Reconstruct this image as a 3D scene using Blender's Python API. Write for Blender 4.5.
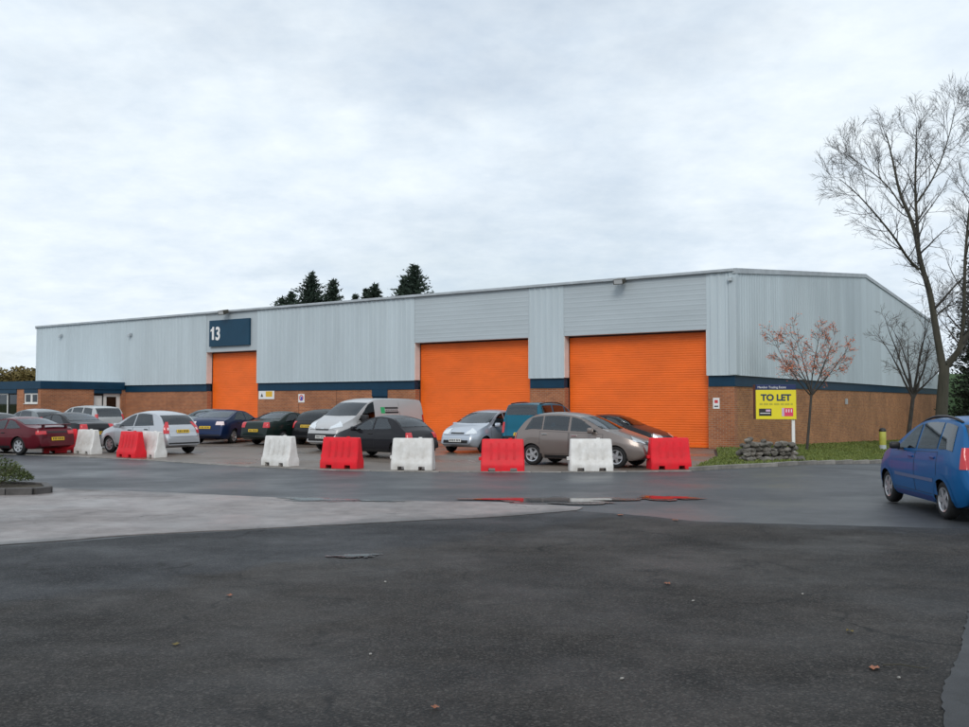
import bpy, bmesh, math, random
import numpy as np
from mathutils import Vector, Matrix, Euler
from mathutils.bvhtree import BVHTree

R = math.radians
SC = bpy.context.scene
COL = SC.collection
for o in list(bpy.data.objects):
    bpy.data.objects.remove(o, do_unlink=True)

# ------------------------------------------------------------------ camera
cam_d = bpy.data.cameras.new('camera')
cam = bpy.data.objects.new('camera', cam_d)
COL.objects.link(cam)
cam_d.sensor_width = 36.0
cam_d.lens = 36.0 * 935.0 / 969.0
cam_d.clip_start = 0.1
cam_d.clip_end = 4000
cam.location = (0, 0, 1.82)
cam.rotation_euler = (R(90 + 2.36), 0, 0)
SC.camera = cam

# ------------------------------------------------------------------ sky
SUN_EL, SUN_AZ = 36.0, 266.0            # direction the light comes from (deg, azimuth ccw from +X ... behind the camera, left)
w = bpy.data.worlds.new('World')
SC.world = w
w.use_nodes = True
nt = w.node_tree
nt.nodes.clear()
def N(t, **kw):
    n = nt.nodes.new(t)
    for k, v in kw.items():
        setattr(n, k, v)
    return n
out = N('ShaderNodeOutputWorld')
bg = N('ShaderNodeBackground')
sky = N('ShaderNodeTexSky')
sky.sky_type = 'NISHITA'
sky.sun_disc = False
sky.sun_elevation = R(SUN_EL)
sky.sun_rotation = R(90 - (SUN_AZ))
sky.air_density = 1.0
sky.dust_density = 2.0
sc_ = N('ShaderNodeMix', data_type='RGBA', blend_type='MULTIPLY')
sc_.inputs[0].default_value = 1
sc_.inputs[7].default_value = (0.95, 0.95, 0.95, 1)
nt.links.new(sky.outputs[0], sc_.inputs[6])
# cloud deck: direction projected on a flat layer, so the clouds grow smaller towards the horizon
geo = N('ShaderNodeTexCoord')
sep = N('ShaderNodeSeparateXYZ')
nt.links.new(geo.outputs['Generated'], sep.inputs[0])
zz = N('ShaderNodeMath', operation='ABSOLUTE'); nt.links.new(sep.outputs[2], zz.inputs[0])
za = N('ShaderNodeMath', operation='ADD'); za.inputs[1].default_value = 0.22; nt.links.new(zz.outputs[0], za.inputs[0])
dx = N('ShaderNodeMath', operation='DIVIDE'); dy = N('ShaderNodeMath', operation='DIVIDE')
nt.links.new(sep.outputs[0], dx.inputs[0]); nt.links.new(za.outputs[0], dx.inputs[1])
nt.links.new(sep.outputs[1], dy.inputs[0]); nt.links.new(za.outputs[0], dy.inputs[1])
cmb = N('ShaderNodeCombineXYZ')
nt.links.new(dx.outputs[0], cmb.inputs[0]); nt.links.new(dy.outputs[0], cmb.inputs[1])
def noise(scale, detail, rough, off):
    mp = N('ShaderNodeMapping'); mp.inputs[1].default_value = off
    nt.links.new(cmb.outputs[0], mp.inputs[0])
    n = N('ShaderNodeTexNoise'); n.inputs['Scale'].default_value = scale
    n.inputs['Detail'].default_value = detail; n.inputs['Roughness'].default_value = rough
    nt.links.new(mp.outputs[0], n.inputs['Vector'])
    return n
n1 = noise(0.75, 7, 0.58, (3.1, 1.7, 0))
n2 = noise(1.5, 5, 0.55, (7.3, 4.2, 1))
n3 = noise(6.0, 5, 0.62, (1.9, 8.4, 3))
cm = N('ShaderNodeMix', data_type='FLOAT'); cm.inputs[0].default_value = 0.5
nt.links.new(n2.outputs[0], cm.inputs[2]); nt.links.new(n3.outputs[0], cm.inputs[3])
r1 = N('ShaderNodeValToRGB')           # how much blue shows through
r1.color_ramp.elements[0].position = 0.30; r1.color_ramp.elements[0].color = (0.42, 0.42, 0.42, 1)
r1.color_ramp.elements[1].position = 0.50; r1.color_ramp.elements[1].color = (0, 0, 0, 1)
nt.links.new(n1.outputs[0], r1.inputs[0])
r2 = N('ShaderNodeValToRGB')           # light and grey parts of the cloud deck
r2.color_ramp.elements[0].position = 0.36; r2.color_ramp.elements[0].color = (7.3, 8.35, 9.5, 1)
r2.color_ramp.elements[1].position = 0.62; r2.color_ramp.elements[1].color = (9.2, 10.0, 10.6, 1)
nt.links.new(cm.outputs[0], r2.inputs[0])
mx = N('ShaderNodeMix', data_type='RGBA')
nt.links.new(r1.outputs[0], mx.inputs[0])
nt.links.new(r2.outputs[0], mx.inputs[6])
nt.links.new(sc_.outputs[2], mx.inputs[7])
nt.links.new(mx.outputs[2], bg.inputs[0])
bg.inputs[1].default_value = 0.10
nt.links.new(bg.outputs[0], out.inputs[0])

# ------------------------------------------------------------------ sun (soft, through cloud)
sun_d = bpy.data.lights.new('sun', 'SUN')
sun = bpy.data.objects.new('sun', sun_d)
COL.objects.link(sun)
sun_d.energy = 1.2
sun_d.angle = R(22)
sun_d.color = (1.0, 0.95, 0.88)
az = R(SUN_AZ)
sv = Vector((math.cos(az) * math.cos(R(SUN_EL)), math.sin(az) * math.cos(R(SUN_EL)), math.sin(R(SUN_EL))))
sun.rotation_euler = (-sv).to_track_quat('-Z', 'Y').to_euler()
sun.location = (0, 0, 60)

SC.view_settings.view_transform = 'Standard'
SC.view_settings.look = 'None'
SC.view_settings.gamma = 1
SC.view_settings.exposure = 0.0
SC.view_settings.use_curve_mapping = False
SC.cycles.max_bounces = 6
SC.cycles.transparent_max_bounces = 12
SC.cycles.use_denoising = True

# ------------------------------------------------------------------ materials
MATS = {}
def mat(name, col, rough=0.6, metal=0.0, spec=0.5, var=0.0, vscale=3.0, bump=0.0, bscale=60.0, coat=0.0, col2=None, rvar=0.0, tint=0.0, stretch=(1, 1, 1), back=None, bdist=0.02, alpha=None):
    if name in MATS:
        return MATS[name]
    m = bpy.data.materials.new(name); m.use_nodes = True
    t = m.node_tree; b = t.nodes['Principled BSDF']
    c = (*col, 1)
    b.inputs['Base Color'].default_value = c
    b.inputs['Roughness'].default_value = rough
    b.inputs['Metallic'].default_value = metal
    b.inputs['Specular IOR Level'].default_value = spec
    if coat:
        b.inputs['Coat Weight'].default_value = coat
        b.inputs['Coat Roughness'].default_value = 0.06
    src = None
    tc = t.nodes.new('ShaderNodeTexCoord')
    mp = t.nodes.new('ShaderNodeMapping'); mp.inputs[3].default_value = stretch
    t.links.new(tc.outputs['Object'], mp.inputs[0])
    if var or col2:
        n = t.nodes.new('ShaderNodeTexNoise'); n.inputs['Scale'].default_value = vscale
        n.inputs['Detail'].default_value = 6; n.inputs['Roughness'].default_value = 0.62
        t.links.new(mp.outputs[0], n.inputs['Vector'])
        rp = t.nodes.new('ShaderNodeValToRGB')
        a = col2 if col2 else tuple(x * (1 - var) for x in col)
        z = col if col2 else tuple(min(1, x * (1 + var)) for x in col)
        rp.color_ramp.elements[0].position = 0.32; rp.color_ramp.elements[0].color = (*a, 1)
        rp.color_ramp.elements[1].position = 0.68; rp.color_ramp.elements[1].color = (*z, 1)
        t.links.new(n.outputs[0], rp.inputs[0])
        src = rp.outputs[0]
        if rvar:
            mr = t.nodes.new('ShaderNodeMapRange')
            mr.inputs[1].default_value = 0.35; mr.inputs[2].default_value = 0.65
            mr.inputs[3].default_value = max(0.02, rough - rvar); mr.inputs[4].default_value = min(1, rough + rvar)
            t.links.new(n.outputs[0], mr.inputs[0]); t.links.new(mr.outputs[0], b.inputs['Roughness'])
    if tint:
        oi = t.nodes.new('ShaderNodeObjectInfo')
        mr = t.nodes.new('ShaderNodeMapRange'); mr.inputs[3].default_value = 1 - tint; mr.inputs[4].default_value = 1 + tint
        t.links.new(oi.outputs['Random'], mr.inputs[0])
        ml = t.nodes.new('ShaderNodeMix'); ml.data_type = 'RGBA'; ml.blend_type = 'MULTIPLY'; ml.inputs[0].default_value = 1
        if src: t.links.new(src, ml.inputs[6])
        else: ml.inputs[6].default_value = c
        t.links.new(mr.outputs[0], ml.inputs[7]); src = ml.outputs[2]
    if back:
        g = t.nodes.new('ShaderNodeNewGeometry')
        ml = t.nodes.new('ShaderNodeMix'); ml.data_type = 'RGBA'
        t.links.new(g.outputs['Backfacing'], ml.inputs[0])
        if src: t.links.new(src, ml.inputs[6])
        else: ml.inputs[6].default_value = c
        ml.inputs[7].default_value = (*back, 1); src = ml.outputs[2]
    if src: t.links.new(src, b.inputs['Base Color'])
    if bump:
        n = t.nodes.new('ShaderNodeTexNoise'); n.inputs['Scale'].default_value = bscale
        n.inputs['Detail'].default_value = 5; n.inputs['Roughness'].default_value = 0.7
        t.links.new(mp.outputs[0], n.inputs['Vector'])
        bp = t.nodes.new('ShaderNodeBump'); bp.inputs['Strength'].default_value = bump; bp.inputs['Distance'].default_value = bdist
        t.links.new(n.outputs[0], bp.inputs['Height']); t.links.new(bp.outputs[0], b.inputs['Normal'])
    MATS[name] = m
    return m

def brick_mat(name, c1, c2, mortar):
    m = bpy.data.materials.new(name); m.use_nodes = True
    t = m.node_tree; b = t.nodes['Principled BSDF']
    uv = t.nodes.new('ShaderNodeUVMap')
    br = t.nodes.new('ShaderNodeTexBrick')
    br.inputs['Scale'].default_value = 1.0
    br.inputs['Brick Width'].default_value = 0.225; br.inputs['Row Height'].default_value = 0.075
    br.inputs['Mortar Size'].default_value = 0.009; br.inputs['Mortar Smooth'].default_value = 0.2
    br.inputs['Color1'].default_value = (*c1, 1); br.inputs['Color2'].default_value = (*c2, 1); br.inputs['Mortar'].default_value = (*mortar, 1)
    br.inputs['Bias'].default_value = -0.1
    t.links.new(uv.outputs[0], br.inputs[0])
    n = t.nodes.new('ShaderNodeTexNoise'); n.inputs['Scale'].default_value = 0.8; n.inputs['Detail'].default_value = 7
    t.links.new(uv.outputs[0], n.inputs['Vector'])
    mr = t.nodes.new('ShaderNodeMapRange'); mr.inputs[1].default_value = .3; mr.inputs[2].default_value = .7; mr.inputs[3].default_value = 0.78; mr.inputs[4].default_value = 1.16
    t.links.new(n.outputs[0], mr.inputs[0])
    n2 = t.nodes.new('ShaderNodeTexNoise'); n2.inputs['Scale'].default_value = 5; n2.inputs['Detail'].default_value = 4
    t.links.new(uv.outputs[0], n2.inputs['Vector'])
    mr2 = t.nodes.new('ShaderNodeMapRange'); mr2.inputs[1].default_value = .3; mr2.inputs[2].default_value = .7; mr2.inputs[3].default_value = 0.93; mr2.inputs[4].default_value = 1.07
    t.links.new(n2.outputs[0], mr2.inputs[0])
    mu = t.nodes.new('ShaderNodeMath'); mu.operation = 'MULTIPLY'
    t.links.new(mr.outputs[0], mu.inputs[0]); t.links.new(mr2.outputs[0], mu.inputs[1])
    ml = t.nodes.new('ShaderNodeMix'); ml.data_type = 'RGBA'; ml.blend_type = 'MULTIPLY'; ml.inputs[0].default_value = 1
    t.links.new(br.outputs[0], ml.inputs[6]); t.links.new(mu.outputs[0], ml.inputs[7])
    t.links.new(ml.outputs[2], b.inputs['Base Color'])
    b.inputs['Roughness'].default_value = 0.85
    bp = t.nodes.new('ShaderNodeBump'); bp.inputs['Strength'].default_value = 0.5; bp.inputs['Distance'].default_value = 0.01; bp.invert = True
    t.links.new(br.outputs['Fac'], bp.inputs['Height']); t.links.new(bp.outputs[0], b.inputs['Normal'])
    MATS[name] = m
    return m

def glass_mat(name, tint, ior=1.75):
    m = bpy.data.materials.new(name); m.use_nodes = True
    t = m.node_tree; t.nodes.clear()
    o = t.nodes.new('ShaderNodeOutputMaterial')
    tr = t.nodes.new('ShaderNodeBsdfTransparent'); tr.inputs[0].default_value = (*tint, 1)
    gl = t.nodes.new('ShaderNodeBsdfGlossy'); gl.inputs['Roughness'].default_value = 0.02; gl.inputs[0].default_value = (0.9, 0.95, 1, 1)
    lw = t.nodes.new('ShaderNodeFresnel'); lw.inputs[0].default_value = ior
    mx = t.nodes.new('ShaderNodeMixShader')
    t.links.new(lw.outputs[0], mx.inputs[0]); t.links.new(tr.outputs[0], mx.inputs[1]); t.links.new(gl.outputs[0], mx.inputs[2])
    t.links.new(mx.outputs[0], o.inputs[0])
    MATS[name] = m
    return m

def asphalt_mat(name, c1, c2, rough, rvar, big, grain, aggregate=0.0, gscale=90.0, spec=0.5, cracks=0.0, bumps=0.35, blend=None, con=.28):
    """tarmac: broad patches, streaks, stones"""
    m = bpy.data.materials.new(name); m.use_nodes = True
    t = m.node_tree; b = t.nodes['Principled BSDF']
    tc = t.nodes.new('ShaderNodeTexCoord')
    def nz(s, d, r, st=(1, 1, 1)):
        mp = t.nodes.new('ShaderNodeMapping'); mp.inputs[3].default_value = st; mp.inputs[2].default_value = (0, 0, 0.25)
        t.links.new(tc.outputs['Object'], mp.inputs[0])
        n = t.nodes.new('ShaderNodeTexNoise'); n.inputs['Scale'].default_value = s; n.inputs['Detail'].default_value = d; n.inputs['Roughness'].default_value = r
        t.links.new(mp.outputs[0], n.inputs['Vector']); return n
    a = nz(big, 8, 0.68, (1.0, 1.0, 1)); g = nz(gscale, 3, 0.7); mid = nz(big * 9, 5, 0.6)
    add = t.nodes.new('ShaderNodeMath'); add.operation = 'MULTIPLY_ADD'; add.inputs[1].default_value = grain
    t.links.new(g.outputs[0], add.inputs[0]); t.links.new(a.outputs[0], add.inputs[2])
    add2 = t.nodes.new('ShaderNodeMath'); add2.operation = 'MULTIPLY_ADD'; add2.inputs[1].default_value = 0.35
    t.links.new(mid.outputs[0], add2.inputs[0]); t.links.new(add.outputs[0], add2.inputs[2])
    ctr = 0.5 + 0.5 * grain + 0.175
    rp = t.nodes.new('ShaderNodeMapRange'); rp.inputs[1].default_value = ctr - con; rp.inputs[2].default_value = ctr + con
    t.links.new(add2.outputs[0], rp.inputs[0])
    mx = t.nodes.new('ShaderNodeMix'); mx.data_type = 'RGBA'
    mx.inputs[6].default_value = (*c1, 1); mx.inputs[7].default_value = (*c2, 1)
    t.links.new(rp.outputs[0], mx.inputs[0])
    last = mx.outputs[2]
    agm = None
    if blend:
        # newer, smoother tarmac beyond a ragged join across the yard
        mxb = t.nodes.new('ShaderNodeMix'); mxb.data_type = 'RGBA'
        mxb.inputs[6].default_value = (*blend[0], 1); mxb.inputs[7].default_value = (*blend[1], 1)
        t.links.new(rp.outputs[0], mxb.inputs[0])
        sp_ = t.nodes.new('ShaderNodeSeparateXYZ'); t.links.new(tc.outputs['Object'], sp_.inputs[0])
        def mth(op, i0, i1):
            q = t.nodes.new('ShaderNodeMath'); q.operation = op
            for k_, v_ in enumerate((i0, i1)):
                if isinstance(v_, (int, float)): q.inputs[k_].default_value = v_
                else: t.links.new(v_, q.inputs[k_])
            return q.outputs[0]
        fs_ = None
        for (ka, kb, kc) in blend[2]:
            q_ = mth('ADD', mth('ADD', mth('MULTIPLY', sp_.outputs[0], ka), mth('MULTIPLY', sp_.outputs[1], kb)), kc)
            fs_ = q_ if fs_ is None else mth('MINIMUM', fs_, q_)
        jn = nz(0.9, 8, 0.78)
        fm_ = mth('ADD', fs_, mth('MULTIPLY', mth('SUBTRACT', jn.outputs[0], 0.5), blend[3]))
        mk_ = t.nodes.new('ShaderNodeMapRange'); mk_.inputs[1].default_value = -0.12; mk_.inputs[2].default_value = 0.30
        t.links.new(fm_, mk_.inputs[0])
        mo_ = t.nodes.new('ShaderNodeMix'); mo_.data_type = 'RGBA'
        t.links.new(mk_.outputs[0], mo_.inputs[0]); t.links.new(mxb.outputs[2], mo_.inputs[6]); t.links.new(last, mo_.inputs[7])
        last = mo_.outputs[2]; agm = mk_.outputs[0]
    if aggregate:
        v = t.nodes.new('ShaderNodeTexVoronoi'); v.inputs['Scale'].default_value = 70
        t.links.new(tc.outputs['Object'], v.inputs['Vector'])
        hs = t.nodes.new('ShaderNodeSeparateColor'); t.links.new(v.outputs['Color'], hs.inputs[0])
        gt = t.nodes.new('ShaderNodeMath'); gt.operation = 'GREATER_THAN'; gt.inputs[1].default_value = 0.86
        t.links.new(hs.outputs[0], gt.inputs[0])
        fm = t.nodes.new('ShaderNodeMath'); fm.operation = 'MULTIPLY'; fm.inputs[1].default_value = aggregate
        t.links.new(gt.outputs[0], fm.inputs[0])
        m2 = t.nodes.new('ShaderNodeMix'); m2.data_type = 'RGBA'; m2.inputs[7].default_value = (0.20, 0.185, 0.17, 1)
        t.links.new(fm.outputs[0], m2.inputs[0]); t.links.new(last, m2.inputs[6]); last = m2.outputs[2]
    b.inputs['Specular IOR Level'].default_value = spec
    if cracks:
        wv = nz(1.1, 5, 0.6)
        mixv = t.nodes.new('ShaderNodeVectorMath'); mixv.operation = 'MULTIPLY_ADD'; mixv.inputs[1].default_value = (1.1, 1.1, 0)
        t.links.new(wv.outputs['Color'], mixv.inputs[0]); t.links.new(tc.outputs['Object'], mixv.inputs[2])
        fl = t.nodes.new('ShaderNodeVectorMath'); fl.operation = 'MULTIPLY'; fl.inputs[1].default_value = (1, 1, 0)
        t.links.new(mixv.outputs[0], fl.inputs[0])
        vo = t.nodes.new('ShaderNodeTexVoronoi'); vo.feature = 'DISTANCE_TO_EDGE'; vo.inputs['Scale'].default_value = 0.55
        t.links.new(fl.outputs[0], vo.inputs['Vector'])
        cr_ = t.nodes.new('ShaderNodeMapRange'); cr_.inputs[1].default_value = 0.002; cr_.inputs[2].default_value = 0.014; cr_.inputs[3].default_value = cracks; cr_.inputs[4].default_value = 0
        t.links.new(vo.outputs['Distance'], cr_.inputs[0])
        msk = nz(0.7, 4, 0.6); mk = t.nodes.new('ShaderNodeMapRange'); mk.inputs[1].default_value = .44; mk.inputs[2].default_value = .6
        t.links.new(msk.outputs[0], mk.inputs[0])
        mm = t.nodes.new('ShaderNodeMath'); mm.operation = 'MULTIPLY'
        t.links.new(cr_.outputs[0], mm.inputs[0]); t.links.new(mk.outputs[0], mm.inputs[1])
        m3 = t.nodes.new('ShaderNodeMix'); m3.data_type = 'RGBA'; m3.inputs[7].default_value = (0.004, 0.004, 0.004, 1)
        t.links.new(mm.outputs[0], m3.inputs[0]); t.links.new(last, m3.inputs[6]); last = m3.outputs[2]
    t.links.new(last, b.inputs['Base Color'])
    mr = t.nodes.new('ShaderNodeMapRange'); mr.inputs[1].default_value = 0.35; mr.inputs[2].default_value = 0.65
    mr.inputs[3].default_value = rough + rvar; mr.inputs[4].default_value = rough - rvar
    wet = nz(big * 1.7, 6, 0.6, (0.9, 1.1, 1))
    t.links.new(wet.outputs[0], mr.inputs[0]); t.links.new(mr.outputs[0], b.inputs['Roughness'])
    bp = t.nodes.new('ShaderNodeBump'); bp.inputs['Strength'].default_value = bumps; bp.inputs['Distance'].default_value = 0.012
    t.links.new(g.outputs[0], bp.inputs['Height']); t.links.new(bp.outputs[0], b.inputs['Normal'])
    MATS[name] = m
    return m

mat('cladding', (0.475, 0.55, 0.59), 0.5, var=0.07, vscale=1.2, tint=0.045, stretch=(1, 1, 0.12))
mat('cladding_flat', (0.44, 0.50, 0.535), 0.5, var=0.06, vscale=0.8, tint=0.03, stretch=(0.3, 1, 1))
mat('flashing', (0.42, 0.47, 0.50), 0.5, var=0.08, vscale=2)
mat('gutter', (0.40, 0.44, 0.47), 0.55, var=0.15, vscale=1.5)
mat('roof_sheet', (0.33, 0.36, 0.38), 0.6, var=0.1)
mat('band_blue', (0.004, 0.038, 0.078), 0.5, spec=0.3, var=0.12, vscale=1.5)
mat('sign_blue', (0.008, 0.050, 0.095), 0.45, spec=0.3, var=0.1, vscale=1)
mat('shutter_orange', (0.90, 0.155, 0.012), 0.42, var=0.11, vscale=1.3, bump=0.12, bscale=1.2, bdist=.05, tint=0.02, stretch=(0.4, 1, 1))
mat('dark_gap', (0.02, 0.022, 0.025), 0.7)
mat('white_paint', (0.78, 0.78, 0.77), 0.5, var=0.05)
mat('white_frame', (0.72, 0.72, 0.70), 0.45, var=0.06)
mat('print_white', (0.80, 0.80, 0.80), 0.5)
mat('sign_yellow', (0.80, 0.68, 0.02), 0.45, var=0.04)
mat('warn_yellow', (0.75, 0.45, 0.03), 0.5)
mat('olive_print', (0.50, 0.44, 0.03), 0.5)
mat('navy_print', (0.01, 0.035, 0.09), 0.5)
mat('strip_navy', (0.006, 0.02, 0.10), 0.5)
mat('black_print', (0.02, 0.02, 0.022), 0.5)
mat('pink_print', (0.72, 0.05, 0.13), 0.5)
mat('lilac_print', (0.60, 0.42, 0.60), 0.5)
mat('green_print', (0.02, 0.35, 0.12), 0.5)
mat('pale_green_print', (0.24, 0.36, 0.24), 0.5)
mat('blue_print', (0.05, 0.10, 0.45), 0.5)
mat('red_print', (0.6, 0.05, 0.06), 0.5)
mat('lamp_metal', (0.08, 0.075, 0.06), 0.5, metal=0.4, var=0.2)
mat('lamp_glass', (0.45, 0.47, 0.48), 0.15)
brick_mat('brick_front', (0.40, 0.140, 0.055), (0.27, 0.086, 0.037), (0.36, 0.25, 0.17))
brick_mat('brick_side', (0.43, 0.175, 0.060), (0.26, 0.094, 0.037), (0.36, 0.25, 0.15))
glass_mat('car_glass', (0.34, 0.42, 0.41), 1.9)
glass_mat('car_glass_dark', (0.18, 0.21, 0.21), 1.6)
glass_mat('window_glass', (0.25, 0.28, 0.28), 1.7)
asphalt_mat('asphalt_road', (0.018, 0.020, 0.024), (0.062, 0.068, 0.076), 0.46, 0.14, 0.24, 0.55, bumps=0.5)
asphalt_mat('asphalt_old', (0.003, 0.003, 0.003), (0.042, 0.037, 0.033), 0.66, 0.16, 0.34, 1.0, aggregate=0.20, gscale=48, spec=0.25, cracks=0.9, bumps=1.0, con=.18, blend=((0.008, 0.009, 0.011), (0.036, 0.039, 0.044), [(.707, -.707, 9.12), (-.40, -1.0, 15.6)], 2.6))
asphalt_mat('asphalt_smooth', (0.012, 0.013, 0.015), (0.044, 0.046, 0.050), 0.58, 0.14, 0.4, 0.6, spec=0.4, cracks=0.5, bumps=0.5)
asphalt_mat('concrete_pale', (0.085, 0.074, 0.071), (0.345, 0.308, 0.298), 0.46, 0.18, 0.34, 0.2, gscale=120, cracks=0.6, con=.22, blend=((0.03, 0.029, 0.029), (0.115, 0.108, 0.104), [(-.437, .899, -13.55), (-.269, -.963, 16.48)], 1.3))
asphalt_mat('forecourt_concrete', (0.095, 0.074, 0.060), (0.20, 0.165, 0.138), 0.42, 0.20, 0.22, 0.25, gscale=120)
mat('water', (0.012, 0.013, 0.014), 0.03, spec=0.6, bump=0.02, bscale=6)
mat('damp', (0.020, 0.021, 0.022), 0.22, spec=0.5, var=0.3, vscale=5, bump=0.3, bscale=50)
mat('kerb', (0.20, 0.19, 0.175), 0.75, var=0.3, vscale=4, bump=0.4, bscale=40, tint=0.15)
mat('kerb_dark', (0.075, 0.07, 0.068), 0.7, var=0.35, vscale=4, bump=0.4, bscale=40, tint=0.15)
mat('soil', (0.045, 0.035, 0.022), 0.95, var=0.4, vscale=6, bump=0.6, bscale=30)
mat('turf', (0.11, 0.13, 0.03), 0.95, col2=(0.075, 0.09, 0.024), vscale=1.2, bump=0.5, bscale=40)
mat('grass_blade', (0.165, 0.19, 0.042), 0.8, col2=(0.08, 0.12, 0.022), vscale=1.6)
mat('bank_grass', (0.035, 0.085, 0.015), 0.9, col2=(0.02, 0.05, 0.01), vscale=0.5, bump=0.5, bscale=10)
mat('bark', (0.070, 0.064, 0.047), 0.9, col2=(0.034, 0.034, 0.024), vscale=3, bump=0.6, bscale=25, stretch=(1, 1, 0.3))
mat('bark_twig', (0.10, 0.08, 0.065), 0.9)
mat('bark_grey', (0.055, 0.05, 0.045), 0.9, var=0.3, vscale=5)
mat('leaf_orange', (0.66, 0.235, 0.125), 0.7, col2=(0.50, 0.15, 0.085), vscale=2.5)
mat('leaf_autumn', (0.17, 0.115, 0.03), 0.8, col2=(0.075, 0.07, 0.02), vscale=0.5)
mat('needle_dark', (0.030, 0.055, 0.036), 0.85, col2=(0.016, 0.032, 0.022), vscale=0.8)
mat('needle_deep', (0.016, 0.028, 0.012), 0.85, col2=(0.008, 0.014, 0.007), vscale=0.8)
mat('shrub_leaf', (0.095, 0.12, 0.03), 0.6, col2=(0.035, 0.055, 0.014), vscale=3.0)
mat('plastic_red', (0.76, 0.014, 0.028), 0.5, spec=0.25, col2=(0.58, 0.022, 0.03), vscale=3.5, tint=.08, bump=0.1, bscale=8)
mat('plastic_white', (0.74, 0.74, 0.73), 0.45, col2=(0.55, 0.53, 0.50), vscale=3.5, tint=.05, bump=0.1, bscale=8)
mat('stone_grey', (0.22, 0.20, 0.18), 0.9, col2=(0.075, 0.072, 0.06), vscale=4, bump=0.7, bscale=18, tint=0.4)
mat('bollard_yellow', (0.42, 0.42, 0.07), 0.5, var=0.15)
mat('tyre', (0.012, 0.012, 0.013), 0.8)
mat('rim', (0.50, 0.51, 0.53), 0.3, metal=0.7)
mat('rim_dark', (0.03, 0.03, 0.032), 0.6)
mat('trim_black', (0.014, 0.014, 0.016), 0.5)
mat('liner', (0.008, 0.008, 0.009), 0.9)
mat('interior', (0.035, 0.035, 0.038), 0.8)
mat('seat_fabric', (0.06, 0.06, 0.065), 0.9)
mat('lamp_red', (0.55, 0.012, 0.02), 0.12, coat=0.6)
mat('lamp_clear', (0.72, 0.75, 0.78), 0.08, metal=0.5, coat=1.0)
mat('lamp_pale', (0.75, 0.62, 0.62), 0.15, coat=0.6)
mat('plate_yellow', (0.78, 0.50, 0.02), 0.4)
mat('plate_white', (0.72, 0.72, 0.70), 0.4)
mat('chrome', (0.7, 0.7, 0.7), 0.15, metal=1.0)
def paint(name, c, metal=None, rough=0.32):
    if metal is None: metal = 0.0 if max(c) < 0.03 else 0.3
    return mat('paint_' + name, c, rough, metal=metal, spec=0.12, coat=0.2 if name == 'blue' else 0.45 if max(c) < 0.3 and min(c) < 0.02 else 0.7, var=0.03, vscale=1.0, back=(0.04, 0.04, 0.042))

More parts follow.
